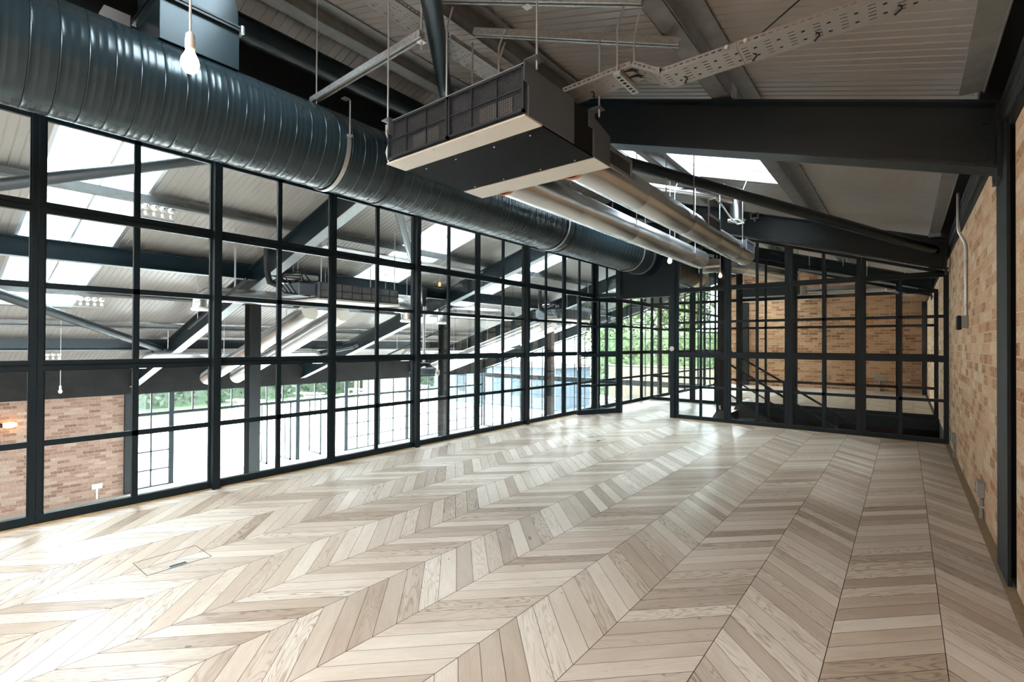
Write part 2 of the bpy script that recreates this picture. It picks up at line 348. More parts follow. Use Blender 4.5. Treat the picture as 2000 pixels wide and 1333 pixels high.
# stairwell sides
tag(MB().box(VX, .446, 10.93, 10.99, -2.5, 0).box(VX, .446, 8.50, 8.55, -2.5, -.005).box(VX - .05, VX, 8.5, 10.99, -2.5, -.005).box(.446, .5, 8.5, 10.99, -2.5, -.005)
    .build('wall_stairwell', M['dark_floor']), kind='structure')
tag(MB().box(VX, .446, 10.90, 10.99, -.16, .03).build('trim_6', M['frame']), kind='structure')

# ------------------------------------------------------------------ roof sheeting with rolled ribs and skylights
def roof(name, side, xe):
    m = MB(); SKS = SKY[side]; ys = []; y = -4.5
    while y < 17.3:
        ys += [(y, 0), (y + .062, 0), (y + .066, -.006), (y + .076, -.006)]; y += .08
    for a, b, _x, _y in SKS:
        ys = [p for p in ys if not (a - .004 < p[0] < a + .004 or b - .004 < p[0] < b + .004)] + [(a, 0), (b, 0)]
    ys.sort()
    def q(xa, xb, i):
        (y0, h0), (y1, h1) = ys[i], ys[i + 1]
        m.add([(xa, y0, zsheet(xa) - h0), (xb, y0, zsheet(xb) - h0), (xb, y1, zsheet(xb) - h1), (xa, y1, zsheet(xa) - h1)], [(0, 1, 2, 3)])
    for i in range(len(ys) - 1):
        ym = (ys[i][0] + ys[i + 1][0]) / 2
        sx = [(c, d) for a, b, c, d in SKS if a < ym < b]
        if sx:
            sx = sx[0]
            q(XR, sx[1] if side < 0 else sx[0], i); q(sx[0] if side < 0 else sx[1], xe, i)
        else: q(XR, xe, i)
    # outer skin so that the roof has thickness
    cuts = [-4.5] + [c for p in SKS for c in p[:2]] + [17.3]
    for i in range(len(cuts) - 1):
        segs = [(XR, xe)]
        if i % 2:
            c, d = SKS[i // 2][2:]; segs = [(XR, c), (d, xe)] if side > 0 else [(XR, d), (c, xe)]
        for xa, xb in segs:
            y0, y1 = cuts[i], cuts[i + 1]
            P = [(xa, zsheet(xa) + .012), (xb, zsheet(xb) + .012), (xb, zsheet(xb) + .11), (xa, zsheet(xa) + .11)]
            m.extr([(x, y0, z) for x, z in P], (0, y1 - y0, 0))
    return tag(m.build(name, M['sheet']), kind='structure')
roof('ceiling', 1, .62); roof('ceiling_hall', -1, -15.7)
nwin = [0]
def wname():
    nwin[0] += 1; return 'window_%d' % nwin[0]
for sd in (1, -1):
    for (a, b, x0, x1) in SKY[sd][1:4]:
        xm = (x0 + x1) / 2; r = struct(wname(), (xm, a, zsheet(xm)))
        f = MB(); h = .03
        for yy in (a + .02, b - .02): f.bar((x0, yy, zsheet(x0) + h), (x1, yy, zsheet(x1) + h), .04, .05)
        for xx in (x0 + .02, x1 - .02): f.bar((xx, a, zsheet(xx) + h), (xx, b, zsheet(xx) + h), .04, .05)
        f.build('frame', M['zinc'], r)
        ym = a + (b - a) * .52
        MB().bar((x0, ym, zsheet(x0) + h), (x1, ym, zsheet(x1) + h), .025, .03).build('glazing_bar', M['zinc'], r)
        MB().hexa([(x0, a, zsheet(x0) + .05), (x1, a, zsheet(x1) + .05), (x1, b, zsheet(x1) + .05), (x0, b, zsheet(x0) + .05),
                   (x0, a, zsheet(x0) + .058), (x1, a, zsheet(x1) + .058), (x1, b, zsheet(x1) + .058), (x0, b, zsheet(x0) + .058)]).build('pane', M['skyglass'], r)

# ------------------------------------------------------------------ steel framed glazing
def window(A, B, z0, zA, zB, mull, rails, st=.034, dp=.046, bot=.065, top=.04, fm='frame', pane=True, gl='glass', name=None, bw=.042):
    """A, B plan points; mull = [(u, zlow, zhigh, width)]; rails = [(z, height, u0, u1)] with u in metres from A"""
    A, B = Vector((*A, 0)), Vector((*B, 0)); W = (B - A).length; d = (B - A) / W; nrm = d.cross(Vector((0, 0, 1)))
    r = struct(name or wname(), (A.x, A.y, z0)); zt = lambda u: zA + (zB - zA) * u / W
    def blk(m, u0, u1, za0, za1, zb0, zb1, t):          # left bottom/top, right bottom/top
        P = lambda u, z, s: A + d * u + Vector((0, 0, z)) + nrm * s * t / 2
        return m.hexa([P(u0, za0, -1), P(u1, zb0, -1), P(u1, zb0, 1), P(u0, za0, 1), P(u0, za1, -1), P(u1, zb1, -1), P(u1, zb1, 1), P(u0, za1, 1)])
    f = MB(); blk(f, 0.002, st, z0, zt(0), z0, zt(st), dp); blk(f, W - st, W - .002, z0, zt(W - st), z0, zt(W), dp)
    if bot: blk(f, st, W - st, z0, z0 + bot, z0, z0 + bot, dp)
    if top: blk(f, st, W - st, zt(st) - top, zt(st), zt(W - st) - top, zt(W - st), dp)
    # slim glazing beads inside the stiles
    blk(f, st, st + .009, z0, zt(st), z0, zt(st), dp * .5); blk(f, W - st - .009, W - st, z0, zt(W - st), z0, zt(W - st), dp * .5)
    f.build('frame', M[fm], r)
    for (u, za, zb, wd) in mull:
        zb = zt(u) - .01 if zb is None else zb; za = z0 + .03 if za is None else za
        g = MB(); blk(g, u - wd / 2, u + wd / 2, za, zb, za, zb, dp * .62); g.build('glazing_bar', M[fm], r)
    for (z, h, u0, u1) in rails:
        u0 = st if u0 is None else u0; u1 = W - st if u1 is None else u1
        if zA != zB:
            uc = (z + h / 2 - zA) * W / (zB - zA)
            if zB < zA: u1 = min(u1, uc)
            else: u0 = max(u0, uc)
        if u1 - u0 < .05: continue
        g = MB()
        if h > .06:
            blk(g, u0, u1, z - h / 2, z - .006, z - h / 2, z - .006, dp); blk(g, u0, u1, z + .006, z + h / 2, z + .006, z + h / 2, dp); blk(g, u0, u1, z - .006, z + .006, z - .006, z + .006, dp * .6)
        else: blk(g, u0, u1, z - h / 2, z + h / 2, z - h / 2, z + h / 2, dp * .62)
        g.build('glazing_bar', M[fm], r)
    if pane:
        p = MB(); blk(p, st * .5, W - st * .5, z0 + .02, zt(0) - .02, z0 + .02, zt(W) - .02, .006); p.build('pane', M[gl], r)
    return r
RAILS = [(.552, bw_ := .040, None, None), (1.09, .072, None, None), (1.645, .040, None, None), (2.185, .078, None, None), (2.81, .040, None, None)]
PY = [-2.72, -1.60, -.48, .64, 1.76, 2.88, 4.0, 5.12, 6.24, 7.36, 8.40, 9.5, 10.62, 11.74, 12.86, 13.98, 15.1, 16.2, 17.1]
for a, b in zip(PY[:-1], PY[1:]):
    window((-4.68, a), (-4.68, b), 0, 3.36, 3.36, [((b - a) / 2, None, None, .040)], RAILS)
for y, wh in ((1.76, 'second joint seen from the camera'), (4.0, 'beside the suspended hall air unit'), (6.24, 'below the far end of the silver pipes'), (-.48, 'out beside the camera')):
    if y < 0: continue
    tag(MB().box(-4.735, -4.61, y - .030, y + .030, 0, 3.36).build('glazing_post', M['frame'], None, bevel=.002), 'dark steel post strengthening the glass wall, ' + wh, 'post', 'posts of the glass wall')
# partition of the room
YP = 8.45
pt = lambda x: zbot(x) - .01
PR = [(.552, .040, None, None), (1.09, .085, None, None), (1.64, .040, None, None), (2.187, .075, None, None)]
for a, b in ((-3.10, -2.25), (-2.25, -1.375), (-1.375, -.48), (-.48, .44)):
    window((a, YP), (b, YP), 0, pt(a), pt(b), [((b - a) / 2 - (.03 if a > -.6 else 0), None, 2.17 if a > -.6 else None, .040)], PR, st=.045)
window((-4.66, YP), (-4.17, YP), 0, 3.36, 3.36, [], PR, st=.05)
# second glazed partition across the stairwell
for a, b in ((-4.62, -3.66), (-3.66, -2.70), (-2.70, -1.70), (-1.70, -.66), (-.66, .44)):
    window((a, 11.0), (b, 11.0), .03 if a > -2.8 else 0, pt(a), pt(b), [((b - a) / 2, None, None, .040)],
           [(.54, .045, None, None), (1.09, .06, None, None), (1.61, .045, None, None), (2.19, .06, None, None)], st=.05, name=wname())
# hall glazing: eaves wall and far gable
def bars(W, step): return [(W * (i + 1) / n, None, None, .022) for n in [max(1, round(W / step))] for i in range(n - 1)]
EY = [3.84, 4.75, 8.28, 10.05, 11.42, 12.77, 15.0, 17.2]
for i, (a, b) in enumerate(zip(EY[:-1], EY[1:])):
    W = b - a; n = max(2, round(W / .54)); ml = []
    for k in range(1, n):
        u = W * k / n
        if i in (1, 2): ml.append((u, -.58, -.05, .030))
        else: ml.append((u, -2.5, -.05, .034))
    rl = [(-.60, .075, None, None)]
    if i not in (1, 2): rl += [(z, .032, None, None) for z in (-1.08, -1.58, -2.06)]
    window((-15.4, a), (-15.4, b), -2.52, -.04, -.04, ml, rl, st=.05, dp=.08, bot=.05 if i not in (1, 2) else .02, top=.03, pane=i not in (1, 2))
GX = [-15.3, -13.1, -10.9, -9.0, -6.9, -4.75]
for a, b in zip(GX[:-1], GX[1:]):
    W = b - a; g = lambda x: 4.81 + SL * x - .02
    window((a, 17.2), (b, 17.2), -2.52, g(a), g(b), bars(W, .5), [(z, .025 if z != -.15 else .20, None, None) for z in (-2.0, -1.45, -.85, -.15, .45, .95, 1.48, 2.0, 2.5)], st=.06, dp=.08)

# ------------------------------------------------------------------ steel frame
def ibeam(m, p, q, dep, wid, tf=.016, tw=.012, up=(0, 0, 1)):
    """p, q: middle of the bottom flange; web stands along up"""
    p, q, up = Vector(p), Vector(q), Vector(up)
    m.bar(p + up * tf / 2, q + up * tf / 2, wid, tf); m.bar(p + up * (dep - tf / 2), q + up * (dep - tf / 2), wid, tf)
    m.bar(p + up * dep / 2, q + up * dep / 2, tw, dep - 2 * tf); return m
FR = [(3.87, 'nearest to the camera, crossing above the middle of the room'), (8.33, 'over the far glass partition'), (12.77, 'beyond the far glass partition')]
for Y, wh in FR:
    r = thing('roof_beam', 'dark painted steel I-beam sloping down to the brick wall, ' + wh, 'steel beam', (-1.8, Y, zbot(-1.8)), 'sloping roof beams of the room')
    m = MB(); ibeam(m, (-4.0, Y, zbot(-4)), (.43, Y, zbot(.43)), .375, .18); m.build('beam_body', M['beam'], r)
    MB().box(.395, .414, Y - .10, Y + .10, zbot(.4) - .06, zbot(.4) + .36).build('end_plate', M['beam'], r)
    for k in range(3):
        MB().lathe([(.0, -.012), (.018, -.012), (.018, .0)], (.36, Y - .006, zbot(.36) + .08 + .1 * k), (0, 1, 0), 6).build('bolt', M['beam'], r)
HF = [(3.87, 'its lower end passing behind the nearest post'), (8.33, 'middle one of the hall, behind the projector'), (12.77, 'farthest inside the hall before the glazed gable')]
for Y, wh in HF:
    r = thing('roof_beam', 'dark steel rafter with pale lit underside in the hall, ' + wh, 'steel beam', (-9, Y, zbot(-9)), 'sloping roof beams of the hall')
    m = MB(); a, b = -15.35, -4.0
    zz = lambda x: 4.81 + SL * x
    ibeam(m, (a, Y, zz(a)), (b, Y, zz(b)), .375, .18); m.build('beam_body', M['beam'], r)
    MB().bar((a, Y, zz(a) - .003), (b, Y, zz(b) - .003), .17, .005).build('lit_soffit', M['galv'], r)  # pale plate puts the light on the flange's underside into colour
r = thing('roof_beam', 'dark rafter along the top of the glazed gable', 'steel beam', (-9, 17.05, zbot(-9)))
m = MB(); ibeam(m, (-15.35, 17.08, 4.81 + SL * -15.35), (-4.0, 17.08, 4.81 - SL * 4), .375, .16); m.build('beam_body', M['beam'], r)
for Y, wh in ((3.87, 'nearest in the hall, between two glass wall posts'), (8.33, 'middle one in the hall'), (12.9, 'far one in the hall, beside the suspended unit')):
    r = thing('column', 'dark steel H-section column, ' + wh, 'column', (-8.7, Y, -2.55), 'columns of the hall', kind='thing')
    m = MB(); z0, z1 = -2.55, 4.81 - SL * 8.7
    m.box(-8.80, -8.785, Y - .09, Y + .09, z0, z1).box(-8.615, -8.60, Y - .09, Y + .09, z0, z1).box(-8.785, -8.615, Y - .01, Y + .01, z0, z1)
    m.build('shaft', M['sidegrey'], r); MB().box(-8.9, -8.5, Y - .2, Y + .2, -2.55, -2.52).build('base_plate', M['sidegrey'], r)
r = thing('column', 'dark grey steel column let into the brick wall on the right', 'column', (.45, 3.83, 0), kind='thing')
MB().box(.416, .43, 3.63, 4.0, 0, 2.5).build('flange', M['sidegrey'], r); MB().box(.43, .47, 3.80, 3.82, 0, 2.5).build('web', M['black'], r)
MB().box(.47, .48, 3.63, 4.0, 0, 2.5).build('flange', M['black'], r)
for x, z0, z1, lab in ((-8.7, 2.33, 2.58, 'teal longitudinal steel beam running through the hall above the columns'), (-13.0, 1.10, 1.33, 'dark low longitudinal beam near the far eaves of the hall')):
    m = MB(); ibeam(m, (x, -4, z0), (x, 17.0, z0), z1 - z0, .16, .014, .012)
    r = thing('tie_beam', lab, 'steel beam', (x, 6, z0)); m.build('beam_body', M['beam'], r)
    MB().box(x - .075, x + .075, -4, 17.0, z0 - .006, z0 - .001).build('lit_soffit', M['galv'], r)  # pale strip, lit underside of the dark beam given as colour
# purlins along the building
def purlin(x, lab, dep=.19, wd=.075, mt='purlin'):
    z = zsheet(x) - .012; s = 1 if x > XR else -1
    r = thing('purlin', lab, 'purlin', (x, 6, z - dep), 'purlins under the roof sheets')
    m = MB(); m.box(x - .006, x + .006, -4, 17.0, z - dep, z - .03)
    m.box(x - (wd if s > 0 else 0), x + (0 if s > 0 else wd), -4, 17.0, z - dep, z - dep + .008)
    m.box(x - (0 if s > 0 else wd), x + (wd if s > 0 else 0), -4, 17.0, z - .045, z - .036)
    xl = x - s * wd
    m.box(xl - .003, xl + .003, -4, 17.0, z - dep, z - dep + .03)
    m.build('rail', M[mt], r)
    for Y in (3.87, 8.33, 12.77):
        MB().box(x + s * .008, x + s * .016, Y - .06, Y + .06, z - dep - .02, z - .05).build('cleat', M['galv'], r)
purlin(-1.0, 'galvanised purlin halfway down the room roof, ending at the dark beam', .142, .12)
purlin(-2.38, 'galvanised purlin above the air unit with a perforated tray hung under it', .15, .08)
purlin(-3.85, 'brownish galvanised ridge purlin above the big dark duct', .135, .14)
for x, lab in ((-5.75, 'galvanised hall purlin just beyond the ridge'), (-7.35, 'grey hall purlin with four round lamps, top one seen'), (-8.95, 'grey hall purlin above the teal beam'), (-10.45, 'grey hall purlin with four round lamps at mid height'),
               (-12.05, 'grey hall purlin above the low dark beam'), (-13.5, 'lowest grey hall purlin with pink-lit round lamps')):
    purlin(x, lab, .155, .09)
r = thing('eaves_rail', 'flat galvanised eaves rail where the roof sheets meet the brick wall', 'purlin', (.28, 3, 2.6))
MB().box(.235, .335, -3, 3.72, 2.652, 2.667).box(.335, .341, -3, 3.72, 2.64, 2.80).build('rail', M['purlin'], r)
MB().box(.235, .335, 3.98, 8.2, 2.652, 2.667).box(.335, .341, 3.98, 8.2, 2.64, 2.80).build('rail', M['purlin'], r)
MB().box(.225, .345, 8.0, 8.08, 2.612, 2.65).build('clamp', M['galv'], r)
r = thing('ridge_tube', 'thick dark tube running along the ridge above the duct', 'tube', (-4.2, 0, 3.75))
MB().tube([(-4.22, -3, 3.82), (-4.22, 3.72, 3.82)], .10, 20).build('tube_body', M['beam'], r, True)
MB().tube([(-4.22, 3.72, 3.82), (-4.22, 3.75, 3.82)], .085, 20).build('end_cap', M['black'], r, True)
# round bracing tubes
def brace(p, q, rad, lab, grp='round bracing tubes'):
    p, q = Vector(p), Vector(q); d = (q - p).normalized()
    r = thing('bracing_tube', lab, 'brace', tuple((p + q) / 2), grp)
    MB().tube([p + d * .12, q - d * .12], rad, 20).build('tube_body', M['beam'], r, True)
    for e, s in ((p, 1), (q, -1)):
        m = MB(); m.bar(e, e + d * s * .22, .012, rad * 1.5); m.build('gusset', M['beam'], r)
brace((-2.3, 4.08, 3.05), (.33, 8.13, 2.44), .057, 'dark round tube brace under the far skylight, running down to the brick wall corner')
brace((-1.55, 1.33, 2.98), (-3.80, 3.70, 3.66), .058, 'dark upright-looking tube brace rising behind the caged air unit')
brace((-7.15, .45, 2.73), (-4.83, 2.98, 3.42), .06, 'dark tube brace across the brightest skylight at upper left')
brace((-9.2, .45, 2.06), (-12.55, 3.78, 1.06), .07, 'long grey tube brace slanting down to a rafter in the hall')
brace((-9.2, 8.2, 2.10), (-5.2, 4.05, 3.26), .06, 'dark tube brace in the second bay of the hall')
brace((-15.0, 5.2, .35), (-12.0, 8.2, 1.2), .06, 'pale tube brace low above the hall windows')
# black pipe bundle at the right eaves
for k, (x, z) in enumerate(((.428, 2.585), (.43, 2.527), (.43, 2.47))):
    pts = [(x + .004 * math.sin(i * 1.7 + k), -2.5 + i * .8, z + .005 * math.sin(i * 1.3 + k * 2)) for i in range(14)]
    o = MB().tube(pts, .026, 10).build('insulated_pipe', M['black'], None, True)
    tag(o, ['black foam-wrapped pipe along the top of the brick wall, topmost of three', 'black foam-wrapped pipe along the top of the brick wall, middle of three', 'black foam-wrapped pipe along the top of the brick wall, lowest of three'][k], 'pipe', 'pipes along the right eaves')
# tension wires under the roof
def wire(p, q, lab):
    tag(MB().tube([p, q], .004, 6).build('tension_wire', M['black'], None), lab, 'wire')
wire((-.55, 5.0, zsheet(-.55) - .03), (.25, 5.75, zsheet(.25) - .03), 'thin dark wire across the white roof sheets by the brick wall')
wire((-1.0, 3.5, zsheet(-1) - .12), (.1, 2.2, zsheet(.1) - .05), 'thin dark wire running behind the perforated tray')

# ------------------------------------------------------------------ big ventilation duct
DX, DZ, DR = -3.62, 2.79, .305
duct = thing('ventilation_duct', 'long large dark blue-grey spiral duct hung along the glass wall', 'duct', (DX, 3, DZ))
def spiral(y0, y1, pitch):
    n = 56; vs, fs = [], []; y = y0; prof = []
    while y < y1 - 1e-4:
        a = min(pitch, y1 - y)
        for t, h in ((0, 0), (.03, .0022), (.07, .0), (.29, .0), (.333, .0011), (.375, 0), (.625, 0), (.667, .0011), (.71, 0), (.975, 0), (.988, -.0035)):
            if t * pitch < a: prof.append((DR + h, y + t * pitch))
        y += pitch
    prof.append((DR, y1)); return MB().lathe([(r_, h_) for r_, h_ in prof], (DX, 0, DZ), (0, 1, 0), n, False)
for (a, b), pt_ in (((-2.6, 2.65), .1118), ((2.71, 5.50), .1118), ((5.56, 8.44), .1118)):
    spiral(a, b, pt_).build('duct_section', M['duct'], duct, True)
for y in (2.68, 5.53):
    MB().lathe([(DR, -.032), (DR + .006, -.032), (DR + .006, .032), (DR, .032)], (DX, y, DZ), (0, 1, 0), 56, False).build('coupling', M['beam'], duct, True)
spiral(8.47, 10.6, .1118).build('duct_section', M['duct'], duct, True)
def arc_band(y, wd, a0, a1, mt, nm='strap', rr=DR + .008):
    m = MB(); n = 28; P = []
    for i in range(n + 1):
        t = math.radians(a0 + (a1 - a0) * i / n); P.append((math.cos(t), math.sin(t)))
    for i in range(n):
        (c0, s0), (c1, s1) = P[i], P[i + 1]; v = []
        for rad in (rr, rr + .004):
            v += [(DX + c0 * rad, y - wd / 2, DZ + s0 * rad), (DX + c0 * rad, y + wd / 2, DZ + s0 * rad), (DX + c1 * rad, y + wd / 2, DZ + s1 * rad), (DX + c1 * rad, y - wd / 2, DZ + s1 * rad)]
        m.hexa(v)
    return m.build(nm, M[mt], duct, True)
for y in (2.17, 5.33, 7.62):
    s = arc_band(y, .034, -178, 8, 'zinc')
    MB().box(DX + DR, DX + DR + .03, y - .017, y + .017, DZ + .035, DZ + .047).build('lug', M['zinc'], s)
    xr_ = DX + DR + .015
    MB().tube([(xr_, y, DZ + .03), (xr_, y, (3.10 if y < 3 else zbot(xr_) + .34))], .006, 8).build('hanger_rod', M['zinc'], s)
arc_band(8.05, .03, -178, 60, 'galv', 'collar'); arc_band(8.22, .16, -180, 180, 'beam', 'collar', DR + .002)
# rectangular riser on the top of the duct with a curved shoulder
rz = thing('duct_riser', 'boxy dark duct riser with bolted flange standing on the big duct', 'duct', (-3.6, 1.2, 3.05))
m = MB(); m.box(-3.86, -3.42, .975, 1.42, 3.04, 3.30); m.build('lower_box', M['duct'], rz, bevel=.003)
m = MB(); poly = []
for i in range(9):
    t = math.pi / 2 * i / 8; poly.append((-3.43, 1.415 - .30 + .30 * math.cos(t) if i else 1.415, 3.40 + .30 * math.sin(t)))
poly = [(-3.43, .98, 3.32), (-3.43, 1.415, 3.32)] + poly + [(-3.43, .98, 3.70)]
m.extr(poly, (-.42, 0, 0)); m.build('curved_shoulder', M['duct'], rz)
f = MB(); f.box(-3.885, -3.395, .955, 1.445, 3.285, 3.298).box(-3.885, -3.395, .955, 1.445, 3.306, 3.319).build('flange', M['beam'], rz)
for yy in (.97, 1.43):
    MB().lathe([(.012, 0), (.012, .05)], (-3.40, yy, 3.277), (0, 0, 1), 6).build('bolt', M['zinc'], rz)
MB().box(-3.92, -3.80, .80, .93, 3.10, 3.30).build('side_bracket', M['tray'], rz)

# strut channels
def channel(p, q, lab, s=.041, mt='galv'):
    p, q = Vector(p), Vector(q); r = thing('strut_channel', lab, 'channel', tuple((p + q) / 2), 'galvanised strut channels')
    d = (q - p).normalized(); a = d.cross(Vector((0, 0, 1))).normalized(); b = a.cross(d)
    m = MB(); m.bar(p + b * s / 2, q + b * s / 2, s, .004); m.bar(p + a * s / 2, q + a * s / 2, .004, s); m.bar(p - a * s / 2, q - a * s / 2, .004, s)
    m.bar(p + a * s * .36 - b * s / 2, q + a * s * .36 - b * s / 2, s * .3, .004); m.bar(p - a * s * .36 - b * s / 2, q - a * s * .36 - b * s / 2, s * .3, .004)
    L_ = (q - p).length
    for i in range(int(L_ / .1)):
        c = p + d * (.06 + i * .1) + a * s / 2; m.bar(c - d * .012 + a * .003, c + d * .012 + a * .003, .003, .010)
    m.build('channel_body', M[mt], r); return r, p, q, d
def plate(parent, c, s=.045): MB().box(c[0] - s / 2, c[0] + s / 2, c[1] - s / 2, c[1] + s / 2, c[2] - .004, c[2] + .004).build('square_washer', M['zinc'], parent)
def rod(parent, pts, rad=.0055, nm='hanger_rod', mt='zinc'): return MB().tube(pts, rad, 8).build(nm, M[mt], parent, True)
c1, p, q, d = channel((-3.58, 2.02, 3.12), (-2.28, 1.99, 3.12), 'galvanised channel hung level between the big duct and the round brace')
for x in (-3.50, -2.31):
    rod(c1, [(x, 2.01, 3.05), (x, 2.01, zsheet(x) - .02)]); plate(c1, (x, 2.01, 3.095))
xr_ = DX + DR + .015; plate(c1, (xr_, 2.13, 3.095))
zc = lambda x, o=.345: zbot(x) + o
c2, p, q, d = channel((-2.30, 2.10, zc(-2.30)), (-1.06, 2.41, zc(-1.06)), 'upper galvanised channel slung under the roof purlins, farther from the camera wall')
plate(c2, (-1.70, 2.27, zc(-1.70) - .03))
c3, p, q, d = channel((-2.34, 2.52, zc(-2.34)), (-1.03, 2.86, zc(-1.03)), 'lower galvanised channel slung under the roof purlins, just above the air unit')

# ------------------------------------------------------------------ suspended air unit
fcu = thing('air_conditioning_unit', 'big grey ceiling-hung air unit with a caged front and pale base in the room', 'air conditioner', (-1.97, 2.3, 2.36))
X0, X1, Z0, Z1 = -2.50, -1.437, 2.36, 2.615
Y0, Y1, Y2, Y3 = 1.905, 2.36, 2.585, 2.785
c = MB()
c.box(X0, X1, Y0 + .03, Y1, Z0 + .006, Z1).build('casing', M['grey_case'], fcu, bevel=.002)
MB().box(X0 + .012, X1 - .012, Y1, Y2, Z0 + .008, Z1 - .012).build('middle_section', M['black'], fcu)
pl = MB(); pl.extr([(X0, Y2, Z0), (X0, Y2, Z1 - .02), (X0, Y3, Z1 - .07), (X0, Y3, Z0)], (X1 - X0, 0, 0)); plo = pl.build('outlet_plenum', M['grey_case'], fcu)
MB().box(X0, X1, Y0 - .002, Y0 + .145, Z0 - .004, Z0 + .005).build('base_panel', M['cream'], fcu)
MB().box(X0 + .005, X1 - .005, Y0 + .145, Y2 - .005, Z0 - .003, Z0 + .006).build('base_panel', M['brown'], fcu)
MB().box(X0, X1, Y2, Y3, Z0 - .006, Z0 - .0005).build('base_panel', M['cream'], fcu)
for x in (-2.36, -2.1, -1.8, -1.55):
    for y in (1.92, 2.10, 2.55): MB().lathe([(.005, 0), (.005, .004)], (x, y, Z0 - .008), (0, 0, 1), 8).build('screw', M['zinc'], fcu)
xm = (X0 + X1) / 2
for a, b in ((X0 + .008, xm - .004), (xm + .004, X1 - .008)):
    f = MB(); z0, z1 = Z0 + .022, Z1 - .004; t = .012
    f.box(a, a + t, Y0 - .004, Y0 + .014, z0, z1).box(b - t, b, Y0 - .004, Y0 + .014, z0, z1).box(a, b, Y0 - .004, Y0 + .014, z0, z0 + t).box(a, b, Y0 - .004, Y0 + .014, z1 - t, z1)
    fs = f.build('filter_frame', M['filter'], fcu)
    g = MB(); zm = (z0 + z1) / 2; g.box(a, b, Y0 - .002, Y0 + .008, zm - .003, zm + .003)
    for k in (1, 2): x = a + (b - a) * k / 3; g.box(x - .003, x + .003, Y0 - .002, Y0 + .008, z0, z1)
    g.build('cross_bar', M['filter'], fs)
    g = MB(); x = a + .02
    while x < b - .012: g.box(x - .0011, x + .0011, Y0 + .003, Y0 + .005, z0, z1); x += .0115
    z = z0 + .015
    while z < z1 - .01: g.box(a, b, Y0 + .004, Y0 + .006, z - .0011, z + .0011); z += .0115
    g.build('wire_mesh', M['filter'], fs)
    MB().box(a + .004, b - .004, Y0 + .022, Y0 + .028, z0, z1).build('filter_cloth', M['filterback'], fs)
    xc = a + (b - a) * .62
    MB().box(xc - .10, xc + .12, Y0 + .010, Y0 + .02, z0 + .02, z0 + .10).build('filter_tag', M['grey_plastic'], fs, bevel=.004)
MB().box(X0, X1, Y0 - .003, Y0 + .03, Z1 - .004, Z1 + .002).build('top_rail', M['zinc'], fcu)
def hang(x, y, zt, bend=0.0, z0=None):
    z0 = Z1 - .03 if z0 is None else z0
    br = MB(); sx = 1 if x > xm else -1
    br.box(min(x - sx * .05, x + sx * .02), max(x - sx * .05, x + sx * .02), y - .02, y + .05, z0 + .035, z0 + .040).box(x - sx * .05 - .003, x - sx * .05 + .003, y - .02, y + .05, z0 - .06, z0 + .04)
    b = br.build('hanger_bracket', M['grey_case'], fcu)
    MB().lathe([(.011, 0), (.011, .010)], (x, y + .015, z0 + .041), (0, 0, 1), 6).build('nut', M['zinc'], b)
    zt_ = zt - .10 if bend else zt
    pts = [(x, y + .015, z0 - .01), (x, y + .015, zt_)] + ([(x + bend, y + .015 + abs(bend) * .4, zt)] if bend else [])
    rod(fcu, pts)
hang(X1 + .05, Y0 + .01, zsheet(-1.38) - .01); hang(X0 - .0, Y0 - .01, zsheet(-2.5) - .01)
hang(X1 + .045, Y2 - .04, zc(-1.40) - .02, .03); hang(X0 + .1, Y2 - .04, zc(-2.3) - .02)
rod(fcu, [(-2.0, Y0 + .02, Z1 - .02), (-2.0, Y0 + .02, 3.02), (-1.985, Y0 + .05, 3.14)]); rod(fcu, [(-1.90, Y0 + .35, Z1), (-1.90, Y0 + .35, 3.02), (-1.87, Y0 + .37, 3.13)])
rod(fcu, [(-1.98, Y0 + .45, Z1), (-1.98, Y0 + .45, 3.02), (-1.95, Y0 + .47, 3.13)])
for k in range(3):
    pts = [(X0 - .01, Y0 + .03 * k, Z1 - .01), (X0 - .035, Y0 + .02, Z1 - .05), (X0 - .02, Y0 + .03, Z1 - .1), (X0 - .035 + .01 * k, Y0 + .02, Z1 - .17), (X0 - .012, Y0 + .02, Z0 + .02)]
    MB().tube(pts, .005, 6).build('loose_cable', M['cable'], fcu, True)

# ------------------------------------------------------------------ bare metal supply pipes
def pipe(x, y1, lab):
    r = thing('supply_pipe', lab, 'duct', (x, 4.5, 2.47), 'bare metal supply pipes from the air unit')
    ys = [Y3, 3.75, 4.85, 5.75, 6.65, y1 - .03]
    for a, b in zip(ys[:-1], ys[1:]):
        MB().lathe([(.123, a), (.126, a + .012), (.126, b - .004), (.124, b - .002)], (x, 0, 2.47), (0, 1, 0), 40, False).build('pipe_section', M['pipe'], r, True)
    MB().lathe([(.126, y1 - .032), (.126, y1 - .012), (.118, y1), (.0, y1 + .003)], (x, 0, 2.47), (0, 1, 0), 40, False).build('end_cap', M['pipe'], r, True)
    MB().lathe([(.125, Y3 - .002), (.133, Y3), (.133, Y3 + .018), (.125, Y3 + .02)], (x, 0, 2.47), (0, 1, 0), 40, False).build('collar', M['copper'], r, True)
    for y in (4.75, 6.55):
        for s in (-1, 1):
            zt = zc(x) + .1
            rod(r, [(x + s * .135, y, 2.46), (x + s * .135, y, zt - .16), (x + s * .135 + .04, y + .05, zt - .02)], .0055)
    return r
pipe(-2.285, 7.19, 'bare silver spiral pipe leaving the air unit, nearer the big duct')
p2 = pipe(-1.707, 7.26, 'bare silver spiral pipe with side grilles, nearer the brick wall')
